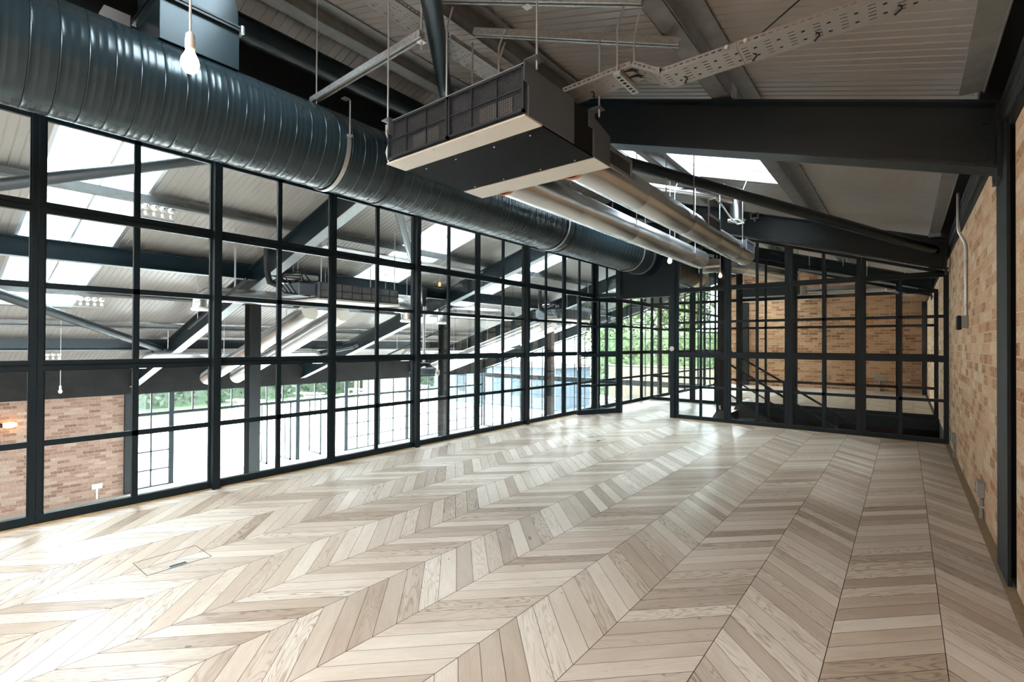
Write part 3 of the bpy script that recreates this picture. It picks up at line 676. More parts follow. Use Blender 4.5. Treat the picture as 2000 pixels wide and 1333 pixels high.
def grille(par, x, y, ln, hgt=.10):
    xx = x + .105
    g = MB(); g.box(x + .07, xx + .02, y, y + ln, 2.47 + .005, 2.47 + .005 + hgt + .03)
    go = g.build('grille_box', M['grey_case'], par)
    f = MB(); xo = xx + .021
    f.box(xo, xo + .006, y - .012, y + .016, 2.468, 2.485 + hgt + .03).box(xo, xo + .006, y + ln - .016, y + ln + .012, 2.468, 2.485 + hgt + .03)
    f.box(xo, xo + .006, y, y + ln, 2.468, 2.492).box(xo, xo + .006, y, y + ln, 2.47 + hgt + .016, 2.485 + hgt + .03).build('grille_frame', M['zinc'], go)
    MB().box(xo - .002, xo, y + .016, y + ln - .016, 2.49, 2.47 + hgt + .02).build('grille_core', M['black'], go)
    m = MB(); k = y + .03
    while k < y + ln - .02: m.box(xo, xo + .004, k - .003, k + .003, 2.49, 2.47 + hgt + .016); k += .024
    m.build('louvre', M['grey_case'], go)
grille(p2, -1.707, 2.93, .46); grille(p2, -1.707, 5.22, .42); grille(p2, -1.707, 6.78, .40)
r = thing('white_flex', 'white flexible cord looping between the silver pipe and the round air outlet', 'cable', (-1.7, 6, 3.0))
pts = [(-1.58, 5.25, 2.62), (-1.62, 5.35, 2.78), (-1.62, 5.6, 2.86), (-1.66, 6.0, 2.87), (-1.70, 6.5, 2.84), (-1.72, 6.9, 2.84), (-1.70, 7.15, 2.90), (-1.78, 7.2, 2.97), (-1.86, 7.0, 2.94), (-1.80, 6.8, 2.88), (-1.74, 6.9, 2.86)]
MB().tube(pts, .009, 8).build('cord', M['cable'], r, True)
r = thing('round_air_outlet', 'short upright silver round air outlet hanging near the far partition', 'air outlet', (-1.95, 7.75, 3.1))
MB().lathe([(.095, 3.08), (.095, 3.42)], (-1.93, 7.7, 0), (0, 0, 1), 32).build('drum', M['pipe'], r, True)
MB().lathe([(.095, 3.078), (.122, 3.068), (.124, 3.08), (.096, 3.09)], (-1.93, 7.7, 0), (0, 0, 1), 32, False).build('rim', M['zinc'], r, True)
MB().lathe([(.0, 3.072), (.096, 3.072)], (-1.93, 7.7, 0), (0, 0, 1), 32, False).build('perforated_face', M['galv'], r)
MB().tube([(-1.93, 7.7, 3.36), (-2.25, 7.3, 3.42), (-2.9, 6.6, 3.5)], .05, 16).build('feed_pipe', M['pipe'], r, True)
r = thing('flood_light', 'small square grey floodlight fixed on the dark far beam', 'light', (-1.78, 8.2, 3.22))
MB().box(-1.86, -1.74, 8.20, 8.25, 3.19, 3.28).build('housing', M['grey_plastic'], r, bevel=.006); MB().box(-1.84, -1.76, 8.192, 8.2, 3.205, 3.265).build('lens', M['black'], r); MB().box(-1.81, -1.79, 8.2, 8.24, 3.15, 3.19).build('stem', M['grey_plastic'], r)

# ------------------------------------------------------------------ perforated cable trays
def plate_mesh(m, L_, W, slots, fn, th=.0015):
    us = sorted(set([0, L_] + [round(min(max(a, 0), L_), 5) for s in slots for a in s[:2]]))
    vs = sorted(set([0, W] + [round(min(max(a, 0), W), 5) for s in slots for a in s[2:]]))
    idx = {}
    for i in range(len(us) - 1):
        for j in range(len(vs) - 1):
            a, b = (us[i] + us[i + 1]) / 2, (vs[j] + vs[j + 1]) / 2
            if any(s[0] < a < s[1] and s[2] < b < s[3] for s in slots): continue
            f = []
            for (u, v) in ((us[i], vs[j]), (us[i + 1], vs[j]), (us[i + 1], vs[j + 1]), (us[i], vs[j + 1])):
                if (u, v) not in idx: idx[(u, v)] = len(m.v); m.v.append(tuple(fn(u, v)))
                f.append(idx[(u, v)])
            m.f.append(tuple(f))
def tray_piece(parent, P, Q, width, wdir, lip=.028, mt='tray', both=True):
    """P->Q near lower edge of the tray bed; wdir across"""
    P, Q, wd = Vector(P), Vector(Q), Vector(wdir).normalized(); d = (Q - P); L_ = d.length; d /= L_; up = wd.cross(d) * -1
    if up.z < 0: up = -up
    sl = []; mod = .094; k = 0
    while k * mod + .07 < L_:
        o = .012 + k * mod
        for j in range(5): v = width * (.13 + .16 * j); sl.append((o, o + .026, v, v + .0065))
        for j, v in enumerate((.26, .68)): sl.append((o + .048, o + .062, width * v, width * v + .013))
        k += 1
    m = MB(); plate_mesh(m, L_, width, sl, lambda u, v: P + d * u + wd * v)
    ls = [(.010 + .03 * i, .028 + .03 * i, lip * .4, lip * .66) for i in range(int((L_ - .02) / .03))]
    plate_mesh(m, L_, lip, ls, lambda u, v: P + d * u + up * v)
    if both: plate_mesh(m, L_, lip, ls, lambda u, v: P + d * u + wd * width + up * v)
    o = m.build('tray_section', M[mt], parent); s = o.modifiers.new('thick', 'SOLIDIFY'); s.thickness = .0016; return o
YT = 2.385
ct = thing('cable_tray', 'perforated zinc cable tray with a stepped kink above the air unit, rising to the right', 'cable tray', (-.6, YT, 2.6))
for a, b in (((-1.53, YT, 2.69), (-1.115, YT, 2.70)), ((-1.115, YT, 2.70), (-.96, YT, 2.603)), ((-.96, YT, 2.603), (-.60, YT, 2.603)), ((-.598, YT, 2.603), (.30, YT, 2.603))):
    tray_piece(ct, a, b, .165, (0, 1, 0))
m = MB(); m.box(-1.205, -1.165, YT - .02, YT + .22, 2.665, 2.688); mb_ = m.build('support_strut', M['galv'], ct)
sm = MB()
for k in range(6): sm.box(-1.194, -1.176, YT + .0 + .036 * k, YT + .016 + .036 * k, 2.6635, 2.6655)
sm.build('slot', M['black'], mb_)
rod(ct, [(-1.185, YT - .012, 2.68), (-1.185, YT - .012, 2.92), (-1.15, YT + .02, 3.08)]); rod(ct, [(-1.105, YT + .02, 2.71), (-1.105, YT + .02, 2.86), (-1.085, YT + .04, 2.99)])
for k in range(4):
    MB().tube([(-1.14 if k % 2 else -1.2, YT + .03 + .034 * k, 2.712), (-1.06, YT + .03 + .034 * k, 2.68), (-.97, YT + .03 + .034 * k, 2.616), (-.5, YT + .032 + .034 * k, 2.612), (.30, YT + .03 + .034 * k, 2.612)], .0085, 8).build('tray_cable', M['black'], ct, True)
for x in (-1.40, -.87, -.55, -.30, -.02):
    MB().tube([(x + .012 * math.sin(k * 1.1), YT + .09 + .012 * k, 2.603 + (.09 if x < -1.2 else 0) - .006 + .005 * math.cos(k)) for k in range(6)], .0035, 6).build('cable_tie', M['black'], ct)
for x in (-.64, -.56): MB().lathe([(.010, 0), (.007, .006)], (x, YT - .008, 2.618), (0, -1, 0), 10).build('bolt', M['zinc'], ct)
t2 = thing('cable_tray', 'perforated galvanised tray running under the upper purlin behind the round brace', 'cable tray', (-2.5, 3, 3.34))
for k in range(4): tray_piece(t2, (-2.62, -.6 + 1.5 * k, 3.36), (-2.62, .88 + 1.5 * k, 3.36), .17, (1, 0, 0), .03)
t3 = thing('cable_tray', 'perforated tray slung under a purlin in the hall, seen through the glass', 'cable tray', (-7.2, 6, 2.86))
tray_piece(t3, (-7.15, 4.3, 2.80), (-7.15, 6.2, 2.80), .22, (-1, 0, 0), .03); tray_piece(t3, (-7.15, 6.22, 2.80), (-7.15, 8.0, 2.80), .22, (-1, 0, 0), .03)

# ------------------------------------------------------------------ pendant bulbs
def pendant(loc, ztop, lab, mt, grp='pendant bulbs', r0=.03):
    x, y, z = loc; r = thing('pendant_bulb', lab, 'light bulb', loc, grp)
    MB().lathe([(.0, -.036), (.018, -.031), (.027, -.015), (.030, 0), (.027, .016), (.019, .032), (.0135, .046), (.013, .055)], loc, (0, 0, 1), 24, False).build('bulb', M[mt], r, True)
    MB().lathe([(.015, .050), (.0165, .052), (.0165, .062), (.0165, .085), (.015, .088), (.014, .102), (.006, .112), (.003, .114)], loc, (0, 0, 1), 20).build('lamp_holder', M['white'], r, True)
    MB().tube([(x, y, z + .11), (x - .001, y, z + .2), (x + .001, y, (z + ztop) / 2), (x, y, ztop - .01)], .0042, 8).build('cord', M['cable'], r, True)
    MB().lathe([(.035, -.03), (.04, -.012), (.04, 0)], (x, y, ztop), (0, 0, 1), 16).build('ceiling_rose', M['white'], r, True)
    return r
pendant((-2.0, .664, 2.25), zsheet(-2) - .002, 'glowing bare bulb on a white cord in front of the big duct riser', 'bulb_warm')
pendant((-2.46, 6.48, 2.375), zsheet(-2.46) - .002, 'small glowing bulb half hidden under the end of the silver pipe', 'bulb_warm')
pendant((-2.66, 9.5, 2.53), zsheet(-2.66) - .002, 'glowing bulb beyond the far glass partition', 'bulb_warm')
pendant((-12.0, 1.96, .36), 4.81 + .568 - SL * 12.0, 'unlit white bulb on a cord in front of the hall brick wall', 'bulb_off')
r = thing('wall_lamp', 'black bulkhead wall lamp with amber bulb on the hall brick wall', 'lamp', (-15.3, 1.5, -.54))
MB().lathe([(.07, 0), (.07, .05), (.04, .09)], (-15.39, 1.40, -.52), (1, 0, 0), 20).build('mount', M['black'], r, True)
MB().tube([(-15.28, 1.41, -.52), (-15.28, 1.48, -.54), (-15.28, 1.58, -.56)], .045, 12).build('lamp_holder', M['black'], r, True)
MB().lathe([(.0, -.02), (.05, .0), (.065, .08), (.06, .16), (.03, .22), (.0, .23)], (-15.28, 1.57, -.555), (0, 1, 0), 20, False).build('bulb', M['bulb_amber'], r, True)

# ------------------------------------------------------------------ fittings on the right brick wall
r = thing('conduit_drop', 'grey metal conduit dropping from the roof to a small black box on the brick wall', 'conduit', (.43, 6.1, 1.4))
MB().tube([(.380, 6.08, 2.66), (.380, 6.08, 2.36), (.385, 6.08, 2.30), (.425, 6.08, 2.20), (.432, 6.08, 2.14), (.432, 6.08, 1.52)], .0125, 12).build('tube', M['zinc'], r, True)
for z in (2.02, 1.62): MB().box(.425, .446, 6.055, 6.105, z, z + .012).build('saddle_clip', M['galv'], r)
MB().box(.402, .446, 6.02, 6.13, 1.42, 1.53).build('junction_box', M['grey_plastic'], r, bevel=.004)
MB().box(.372, .404, 6.08, 6.22, 1.405, 1.535).build('sensor', M['black'], r, bevel=.008)
def socket(y, lab):
    r = thing('wall_socket', lab, 'socket', (.43, y, 0), 'low sockets on the brick wall')
    MB().box(.408, .446, y, y + .15, .165, .272).build('box', M['grey_plastic'], r, bevel=.004)
    MB().box(.402, .409, y + .006, y + .144, .171, .266).build('face_plate', M['steel'], r, bevel=.002)
    m = MB()
    for k in (.03, .095):
        m.box(.4005, .4022, y + k, y + k + .006, .19, .205).box(.4005, .4022, y + k + .018, y + k + .024, .19, .205).box(.4005, .4022, y + k + .009, y + k + .015, .215, .232).box(.4, .4022, y + k + .004, y + k + .02, .243, .256)
    m.build('pin_hole', M['black'], r)
    MB().tube([(.432, y + .06, .166), (.432, y + .06, .0)], .0125, 12).build('conduit', M['grey_plastic'], r, True)
    MB().box(.425, .446, y + .035, y + .085, .085, .097).build('saddle_clip', M['galv'], r)
socket(4.88, 'grey metal socket box with conduit low on the brick wall, nearer the camera'); socket(7.40, 'grey metal socket box with conduit low on the brick wall, close to the far partition')

# ------------------------------------------------------------------ glazed door standing open, with bulkhead over it
H0 = Vector((-4.135, 8.40, 0)); H1 = Vector((-4.545, 7.60, 0)); W = (H1 - H0).length
nwin[0] += 0
door = window((H1.x, H1.y), (H0.x, H0.y), .008, 2.09, 2.09, [(W / 2, .1, 2.04, .04)], [(.52, .04, None, None), (1.06, .05, None, None), (1.58, .04, None, None)], st=.062, dp=.05, bot=.085, top=.062, name='door_1')
d_ = (H0 - H1).normalized(); n_ = Vector((d_.y, -d_.x, 0))
def onleaf(u, z, off): return H1 + d_ * u + Vector((0, 0, z)) + n_ * off
m = MB(); m.bar(onleaf(.036, .86, .03), onleaf(.036, 1.07, .03), .045, .008, tuple(n_)); h = m.build('lock_plate', M['steel'], door)
m = MB(); m.tube([onleaf(.036, 1.01, .03), onleaf(.036, 1.01, .075)], .009, 10).tube([onleaf(.036, 1.01, .075), onleaf(.10, 1.01, .078), onleaf(.165, 1.01, .075)], .009, 10); m.build('lever_handle', M['steel'], h, True)
MB().bar(onleaf(-.002, .80, 0), onleaf(-.002, 1.12, 0), .02, .006, tuple(d_)).build('strike_edge', M['steel'], door)
for z in (.25, 1.05, 1.85): MB().tube([onleaf(W + .008, z, .02), onleaf(W + .008, z + .09, .02)], .009, 10).build('hinge', M['frame'], door, True)
r = struct('door_2', (-3.63, YP, 0))
MB().box(-4.17, -4.115, YP - .05, YP + .05, 0, 3.30).build('jamb', M['frame'], r); MB().box(-3.175, -3.10, YP - .055, YP + .05, 0, 3.30).build('jamb', M['frame'], r)
MB().box(-4.115, -3.175, YP - .05, YP + .05, 2.10, 2.165).build('lintel', M['frame'], r)
MB().box(-3.195, -3.175, YP - .012, YP + .03, 0, 2.1).build('door_stop', M['frame'], r)
tag(MB().box(-4.115, -3.175, YP - .03, YP + .03, 2.165, zbot(-3.6) - .03).build('bulkhead_panel', M['frame']), 'flat dark grey steel panel over the open doorway where the duct passes through', 'panel')
MB().lathe([(.0, 0), (.016, .0), (.016, .016), (.038, .018), (.042, .026), (.040, .032), (.012, .034), (.0, .030)], (-3.137, YP - .056, 1.19), (0, -1, 0), 24, False).build('door_magnet', M['zinc'], r, True)
tag(r, None, None)

# ------------------------------------------------------------------ floor boxes
def floorbox(x0, y0, lab):
    r = thing('floor_box', lab, 'floor box', (x0, y0, 0), 'oak-lidded floor boxes')
    w_, l_, t = .245, .318, .0022
    MB().box(x0, x0 + w_, y0, y0 + t, -.001, .0012).box(x0, x0 + w_, y0 + l_ - t, y0 + l_, -.001, .0012).box(x0, x0 + t, y0, y0 + l_, -.001, .0012).box(x0 + w_ - t, x0 + w_, y0, y0 + l_, -.001, .0012).build('lid_edge', M['black'], r)
    f = MB(); f.box(x0 + w_ - .040, x0 + w_ - .002, y0 + .105, y0 + .20, .0005, .004); h = f.build('lid_handle', M['zinc'], r)
    MB().box(x0 + w_ - .034, x0 + w_ - .008, y0 + .112, y0 + .193, .0035, .0046).build('finger_plate', M['bluebox'], h)
floorbox(-3.43, .876, 'nearest flush floor box with a small silver cable flap in the oak floor'); floorbox(-3.36, 5.62, 'small flush floor box far across the oak floor near the partition')

# ------------------------------------------------------------------ staircase beyond the partition
st = thing('staircase', 'dark steel stair with raking handrails going down behind the far partition', 'staircase', (-1.5, 9.6, -1.2))
for y, nm in ((8.95, 'near'), (10.3, 'far')):
    h = MB(); h.bar((-2.75, y, 1.17), (.0, y, -.50), .06, .03); h.build('handrail', M['frame'], st)
    MB().bar((-2.62, y, .58), (.0, y, -1.02), .045, .02).build('lower_rail', M['frame'], st)
    MB().bar((-2.60, y, .06), (.2, y, -1.65), .25, .012, (0, 1, 0)).build('stringer', M['dark_floor'], st)
    for x in (-2.55, -1.75, -.95, -.15): MB().bar((x, y, 1.05 - .607 * (x + 2.55) - .95), (x, y, 1.05 - .607 * (x + 2.55)), .04, .02, (0, 1, 0)).build('baluster', M['frame'], st)
for k in range(10): MB().box(-2.5 + .28 * k, -2.2 + .28 * k, 8.97, 10.28, -.17 - .17 * k, -.14 - .17 * k).build('tread', M['dark_floor'], st)
for x, y in ((-2.62, 9.55), (-3.05, 10.85)):
    tag(MB().box(x - .035, x + .035, y - .035, y + .035, 0, zbot(x) - .02).build('newel_post', M['sidegrey']), 'slender dark steel post at the stair head, ' + ('nearer the doorway' if y < 10 else 'at the second partition'), 'post')
# room beyond: pier, sockets, silver unit and duct
tag(MB().box(-4.08, -3.90, 16.95, 17.1, 0, 2.62).build('pier', M['sidegrey'], None), 'grey steel pier standing against the far red brick wall', 'pier', kind='thing')
tag(MB().box(.34, .44, 16.6, 16.9, 0, 2.4).build('corner_post', M['sidegrey'], None), 'dark post in the far corner of the room beyond', 'post')
for x, lab in ((-1.86, 'small socket on the far red brick wall, left one'), (-.55, 'small socket on the far red brick wall, right one')):
    r = thing('wall_socket', lab, 'socket', (x, 17.08, .4), 'sockets on the far wall')
    MB().box(x - .12, x + .12, 17.06, 17.1, .30, .42).build('face_plate', M['grey_plastic'], r); MB().tube([(x, 17.08, .3), (x, 17.08, 0)], .015, 8).build('conduit', M['grey_plastic'], r)
fu = thing('air_conditioning_unit', 'pale metal air unit hung before the far red brick wall', 'air conditioner', (-2.6, 14, 2.4))
MB().box(-3.35, -1.9, 13.4, 14.4, 2.42, 2.72).build('casing', M['cream'], fu, bevel=.01); MB().box(-3.3, -1.95, 13.39, 13.4, 2.47, 2.68).build('grille', M['filter'], fu)
for x in (-3.2, -2.0): rod(fu, [(x, 13.45, 2.72), (x, 13.45, zsheet(x) - .005)], .008)
sp = thing('supply_pipe', 'horizontal silver pipe in front of the far red brick wall', 'duct', (-1, 14.0, 2.55))
MB().tube([(-1.9, 14.0, 2.56), (-.35, 14.0, 2.56)], .125, 24).build('pipe_section', M['pipe'], sp, True)
for x in (-1.6, -.6): rod(sp, [(x, 14.0, 2.68), (x, 14.0, zsheet(x) - .005)], .006)
MB().tube([(-.35, 14, 2.56), (-.33, 14, 2.56)], .11, 24).build('end_cap', M['zinc'], sp, True)
sp = thing('branch_duct', 'silver branch duct rising off the dark duct beyond the partition', 'duct', (-3.2, 11, 2.7))
MB().tube([(-3.3, 10.3, 2.85), (-3.0, 10.35, 2.86), (-2.6, 11.2, 2.86), (-2.0, 12.8, 2.8)], .14, 24).build('duct_body', M['pipe'], sp, True); MB().lathe([(.30, 0), (.30, .4)], (-3.62, 10.6, DZ), (0, 1, 0), 40).build('end_section', M['pipe'], sp, True)
for k, (x, z) in enumerate(((-1.3, 2.9), (-.3, 2.62))):
    c, p, q, d = channel((x - .5, 12.2, z), (x + .5, 12.2, z - .25), ['galvanised channel hung high beyond the partition, nearer the duct', 'galvanised channel hung high beyond the partition, nearer the brick wall'][k])
    for s in (-.3, .3): rod(c, [(x + s, 12.2, z), (x + s, 12.2, zsheet(x + s) - .03)], .006)

# ------------------------------------------------------------------ hall services seen through the glass
def hall_unit(y0, y1, x, lab, zb=1.95):
    r = thing('air_conditioning_unit', lab, 'air conditioner', (x, (y0 + y1) / 2, zb), 'long air units in the hall')
    MB().box(x - .85, x - .02, y0, y1, zb, zb + .25).build('casing', M['grey_case'], r, bevel=.006)
    MB().box(x - .86, x + .01, y0 - .02, y1 + .02, zb - .03, zb - .001).build('base_panel', M['cream'], r)
    n = 8
    f = MB(); f.box(x - .02, x, y0 + .01, y1 - .01, zb + .012, zb + .24); fo = f.build('filter', M['filterback'], r)
    g = MB()
    for k in range(n + 1): yy = y0 + .012 + (y1 - y0 - .024) * k / n; g.box(x, x + .006, yy - .006, yy + .006, zb + .01, zb + .245)
    for z in (zb + .012, zb + .125, zb + .24): g.box(x, x + .006, y0, y1, z - .005, z + .005)
    g.build('cross_bar', M['filter'], fo)
    MB().box(x - .70, x - .06, y0 - .30, y0 - .02, zb + .02, zb + .22).build('control_box', M['grey_case'], r, bevel=.02)
    MB().box(x - .45, x - .2, y0 - .35, y0 + .1, zb + .28, zb + .36).build('pump_box', M['white'], r, bevel=.02)
    for k in range(4):
        ph = k * .9
        MB().tube([(x - .1 - .1 * k, y0 - .1 - .05 * k, zb + .25), (x - .1, y0 - .25, zb + .42 - .05 * k), (x - .2 - .05 * k, y0 - .45 - .05 * k, zb + .30), (x - .15, y0 - .3 - .06 * k, zb + .05), (x - .05, y0 - .12, zb + .02)], .012, 8).build('hose', M['black'], r, True)
    MB().tube([(x - .3, y0 - .45, zb + .15), (x - .3, y0 - .62, zb + .2), (x - .3, y0 - .66, zb + .35), (x - .3, y0 - .66, zb + .75)], .045, 12).build('lagged_pipe', M['black'], r, True)
    for xx, yy in ((x - .05, y0 + .05), (x - .05, y1 - .05), (x - .75, y0 + .05), (x - .75, y1 - .05)): rod(r, [(xx, yy, zb + .24), (xx, yy, 4.81 + SL * xx + .562)], .008)
    return r
hall_unit(4.10, 5.60, -7.0, 'long black-fronted air unit hung in the hall, nearest one behind the glass wall')
hall_unit(11.0, 12.4, -7.0, 'long black-fronted air unit hung in the hall near the open glass door')
def hall_pipe(y, xa, xb, lab, rad=.15, dz=0.0):
    z = lambda x: 1.80 + SL * (x + 7.9) + dz
    r = thing('sloping_pipe', lab, 'duct', ((xa + xb) / 2, y, z(xa)), 'silver pipes following the hall roof slope')
    n = 3
    for k in range(n):
        a = xa + (xb - xa) * k / n; b = xa + (xb - xa) * (k + 1) / n - .01
        MB().tube([(a, y, z(a)), (b, y, z(b))], rad, 28).build('pipe_section', M['pipe'], r, True)
    for k in range(3): a = xa + (xb - xa) * (k + .4) / n; rod(r, [(a, y, z(a) + rad), (a, y, 4.81 + SL * a + .562)], .006)
for y0, wh in ((4.45, 'below the nearest hall air unit'), (11.3, 'below the far hall air unit')):
    hall_pipe(y0, -7.9, -12.2, 'silver pipe sloping down the hall roof ' + wh + ', nearer one'); hall_pipe(y0 + .62, -7.9, -12.2, 'silver pipe sloping down the hall roof ' + wh + ', farther one')
def cross_duct(x, y0, y1, z, rad, lab, drop):
    r = thing('level_duct', lab, 'duct', (x, (y0 + y1) / 2, z), 'level silver ducts in the hall')
    MB().tube([(x, y0, z), (x, y1, z)], rad, 28).build('pipe_section', M['pipe'], r, True)
    for yy in drop:
        s = -1 if yy < (y0 + y1) / 2 else 1
        e = MB().tube([(x, yy, z), (x, yy + s * rad * .9, z - .02), (x, yy + s * rad * 1.6, z - rad * .7), (x, yy + s * rad * 1.7, z - rad * 1.9)], rad * .98, 24).build('elbow', M['pipe'], r, True)
        MB().lathe([(rad * 1.0, 0), (rad * 1.12, -.02), (rad * 1.12, -.03), (rad, -.05)], (x, yy + s * rad * 1.7, z - rad * 1.85), (0, 0, 1), 28).build('outlet_rim', M['white'], e, True)
    for yy in (y0 + .3, y1 - .3): rod(r, [(x, yy, z + rad), (x, yy, 4.81 + SL * x + .562)], .006)
cross_duct(-8.3, 3.12, 4.35, 2.0, .115, 'level silver duct with a white-rimmed down outlet beside the nearest hall air unit', (3.12,))
cross_duct(-7.5, 5.9, 6.0, 1.98, .14, 'short silver down outlet at the end of the nearest hall air unit', (6.0,))
cross_duct(-8.3, 8.15, 10.4, 2.02, .14, 'level white-lit silver duct beside the far hall air unit', (8.15,))
cross_duct(-7.5, 12.7, 12.8, 1.95, .14, 'short silver down outlet at the end of the far hall air unit', (12.8,))
cross_duct(-12.4, 3.45, 7.0, 1.0, .125, 'low level silver duct across the hall windows, nearer one', (3.45, 7.0))
cross_duct(-12.4, 10.4, 13.0, 1.0, .125, 'low level silver duct across the hall windows, farther one', (10.4, 13.0))
def lamp_cluster(x, y, lab):
    r = thing('lamp_cluster', lab, 'light', (x, y, zsheet(x) - .3), 'rows of four round lamps'); z = zsheet(x) - .31
    z = zsheet(x) - .34
    MB().box(x + .10, x + .13, y - .02, y + .38, z - .02, z + .0).build('mounting_bar', M['galv'], r)
    for k in range(4):
        yy = y + .07 + .088 * k
        s = MB().sphere((x + .17, yy, z + .11), .040, 16, 10, .92).build('lamp_globe', M['white'], r, True)
        MB().lathe([(.018, -.05), (.024, -.02), (.016, .0)], (x + .17, yy, z + .06), (0, 0, 1), 12).build('lamp_neck', M['white'], s, True)
        MB().lathe([(.0, .0), (.008, .0), (.008, .004)], (x + .215, yy, z + .12), (1, 0, 0), 8).build('lamp_eye', M['black'], s)
lamp_cluster(-7.35, 1.86, 'row of four white round lamps on the highest visible hall purlin'); lamp_cluster(-10.45, 1.84, 'row of four white round lamps on the middle hall purlin'); lamp_cluster(-13.5, 1.82, 'row of four round lamps on the lowest hall purlin, above the brick wall')
lamp_cluster(-13.5, 8.4, 'small row of four round lamps near the low beam, far in the hall')
pr = thing('projector', 'ceiling projector on a long pole in the hall', 'projector', (-6.0, 5.3, .8))
PX, PYY = -6.0, 5.31
MB().tube([(PX, PYY, .93), (PX, PYY, 2.1)], .022, 12).build('pole', M['zinc'], pr, True); MB().tube([(PX, PYY, 1.85), (PX, PYY, 2.15)], .032, 12).build('pole_sleeve', M['black'], pr, True)
MB().lathe([(.0, 0), (.10, 0), (.12, .05), (.02, .06)], (PX, PYY, .90), (0, 0, 1), 20).build('mount_plate', M['black'], pr, True)
m = MB(); poly = []
for i in range(24):
    t = 2 * math.pi * i / 24; poly.append((PX + .17 * math.cos(t), PYY + .21 * math.copysign(abs(math.sin(t)) ** .7, math.sin(t)), .77))
m.extr(poly, (0, 0, .10)); b_ = m.build('projector_body', M['grey_case'], pr, bevel=.012)
MB().lathe([(.05, 0), (.05, .04), (.035, .045), (.0, .03)], (PX + .13, PYY + .14, .80), (1, .3, 0), 20).build('lens', M['white'], b_, True)
for k in range(4): MB().bar((PX - .12 + .08 * k, PYY - .15 + .1 * k, .87), (PX, PYY, .92), .012, .012).build('mount_arm', M['black'], pr)
for x, y0, y1, z, lab in ((-9.6, 3.2, 3.5, 1.5, 'dark hanging track near the first hall rafter'), (-11.2, 8.6, 9.4, .95, 'dark hanging track near the far hall pipes')):
    c, p, q, d = channel((x, y0, z), (x + 2.2, y0, z + 2.2 * SL), lab, .03, 'black')
    for s in (.4, 1.8): rod(c, [(x + s, y0, z + s * SL), (x + s, y0, 4.81 + SL * (x + s) + .562)], .006)
r = thing('wall_socket', 'double socket low on the hall brick wall', 'socket', (-15.38, 3.2, -2.3))
MB().box(-15.4, -15.36, 3.10, 3.30, -2.30, -2.18).build('face_plate', M['white'], r, bevel=.004); MB().tube([(-15.38, 3.2, -2.3), (-15.38, 3.2, -2.55)], .02, 8).build('conduit', M['white'], r)
r = thing('brick_pier_post', 'dark steel post at the end of the hall brick wall', 'post', (-15.35, 3.78, -2.5))
MB().box(-15.5, -15.30, 3.72, 3.86, -2.55, -.02).build('post_body', M['sidegrey'], r)
# open glazed leaves folded out on to the terrace
for y, lab in ((7.35, 'open glazed door leaf folded outside the hall, by the first wide opening'), (9.15, 'open glazed door leaf folded outside the hall, by the second opening'), (8.1, 'narrow open leaf against the hall column')):
    r = thing('open_leaf', lab, 'door leaf', (-16.2, y, -2.5), 'open door leaves on the terrace')
    f = MB(); x0, x1 = -16.25, -15.5
    f.box(x0, x0 + .04, y - .02, y + .02, -2.52, -.62).box(x1 - .04, x1, y - .02, y + .02, -2.52, -.62).box(x0, x1, y - .02, y + .02, -2.52, -2.44).box(x0, x1, y - .02, y + .02, -.67, -.62).build('leaf_frame', M['frame'], r)
    for z in (-2.06, -1.58, -1.08): MB().box(x0, x1, y - .012, y + .012, z - .012, z + .012).build('glazing_bar', M['frame'], r)
    MB().box(x0 + .37, x0 + .39, y - .012, y + .012, -2.5, -.64).build('glazing_bar', M['frame'], r)

# ------------------------------------------------------------------ outside: terrace, planting, tables
def leaves(name, mt, blobs, n, size, parent=None):
    m = MB()
    for _ in range(n):
        cx, cy_, cz, rx, ry, rz_ = random.choice(blobs)
        while True:
            a, b, c = random.uniform(-1, 1), random.uniform(-1, 1), random.uniform(-1, 1)
            q = a * a + b * b + c * c
            if .25 < q < 1: break
        p = Vector((cx + a * rx, cy_ + b * ry, cz + c * rz_)); s = size * random.uniform(.6, 1.4)
        u = Vector((random.uniform(-1, 1), random.uniform(-1, 1), random.uniform(-1, 1))).normalized(); v = u.cross(Vector((random.uniform(-1, 1), random.uniform(-1, 1), random.uniform(-1, 1)))).normalized()
        m.add([p - u * s, p + v * s * .55, p + u * s, p - v * s * .55], [(0, 1, 2, 3)])
    return m.build(name, M[mt], parent)
tag(MB().box(-44, -31.2, 2, 40, -2.62, -2.50).build('grass_verge', M['grassm']), 'strip of lawn in front of the tall hedge beyond the terrace', 'lawn', kind='structure')
hg = thing('hedge', 'tall dense dark green hedge along the far side of the terrace', 'hedge', (-34, 14, -2.6))
leaves('foliage', 'leaf', [(-34, y, z, 1.1, 2.0, 1.6) for y in range(6, 40, 2) for z in (-1.3, .4)], 11000, .15, hg)
MB().box(-34.5, -33.6, 5, 40, -2.6, 1.4).build('hedge_core', M['leaf'], hg)
def tree(x, y, h, rr, mt, lab, n=2600):
    t = thing('tree', lab, 'tree', (x, y, -2.6), 'trees outside')
    MB().tube([(x, y, -2.6), (x + .1, y, -2.6 + h * .4), (x - .1, y + .1, -2.6 + h * .75)], [.22, .17, .08], 10).build('trunk', M['bark'], t, True)
    bl = [(x + random.uniform(-rr, rr) * .6, y + random.uniform(-rr, rr) * .6, -2.6 + h * random.uniform(.5, .95), rr * .6, rr * .6, rr * .55) for _ in range(8)]
    leaves('crown', mt, bl, n, .2, t)
tree(-30.9, 21.0, 5, .8, 'leaf2', 'light green tree in front of the hedge, beside the reddish wall', 1800)
tree(-30.5, 30, 6, 2.0, 'leaf', 'dark green tree behind the picnic tables', 2200)
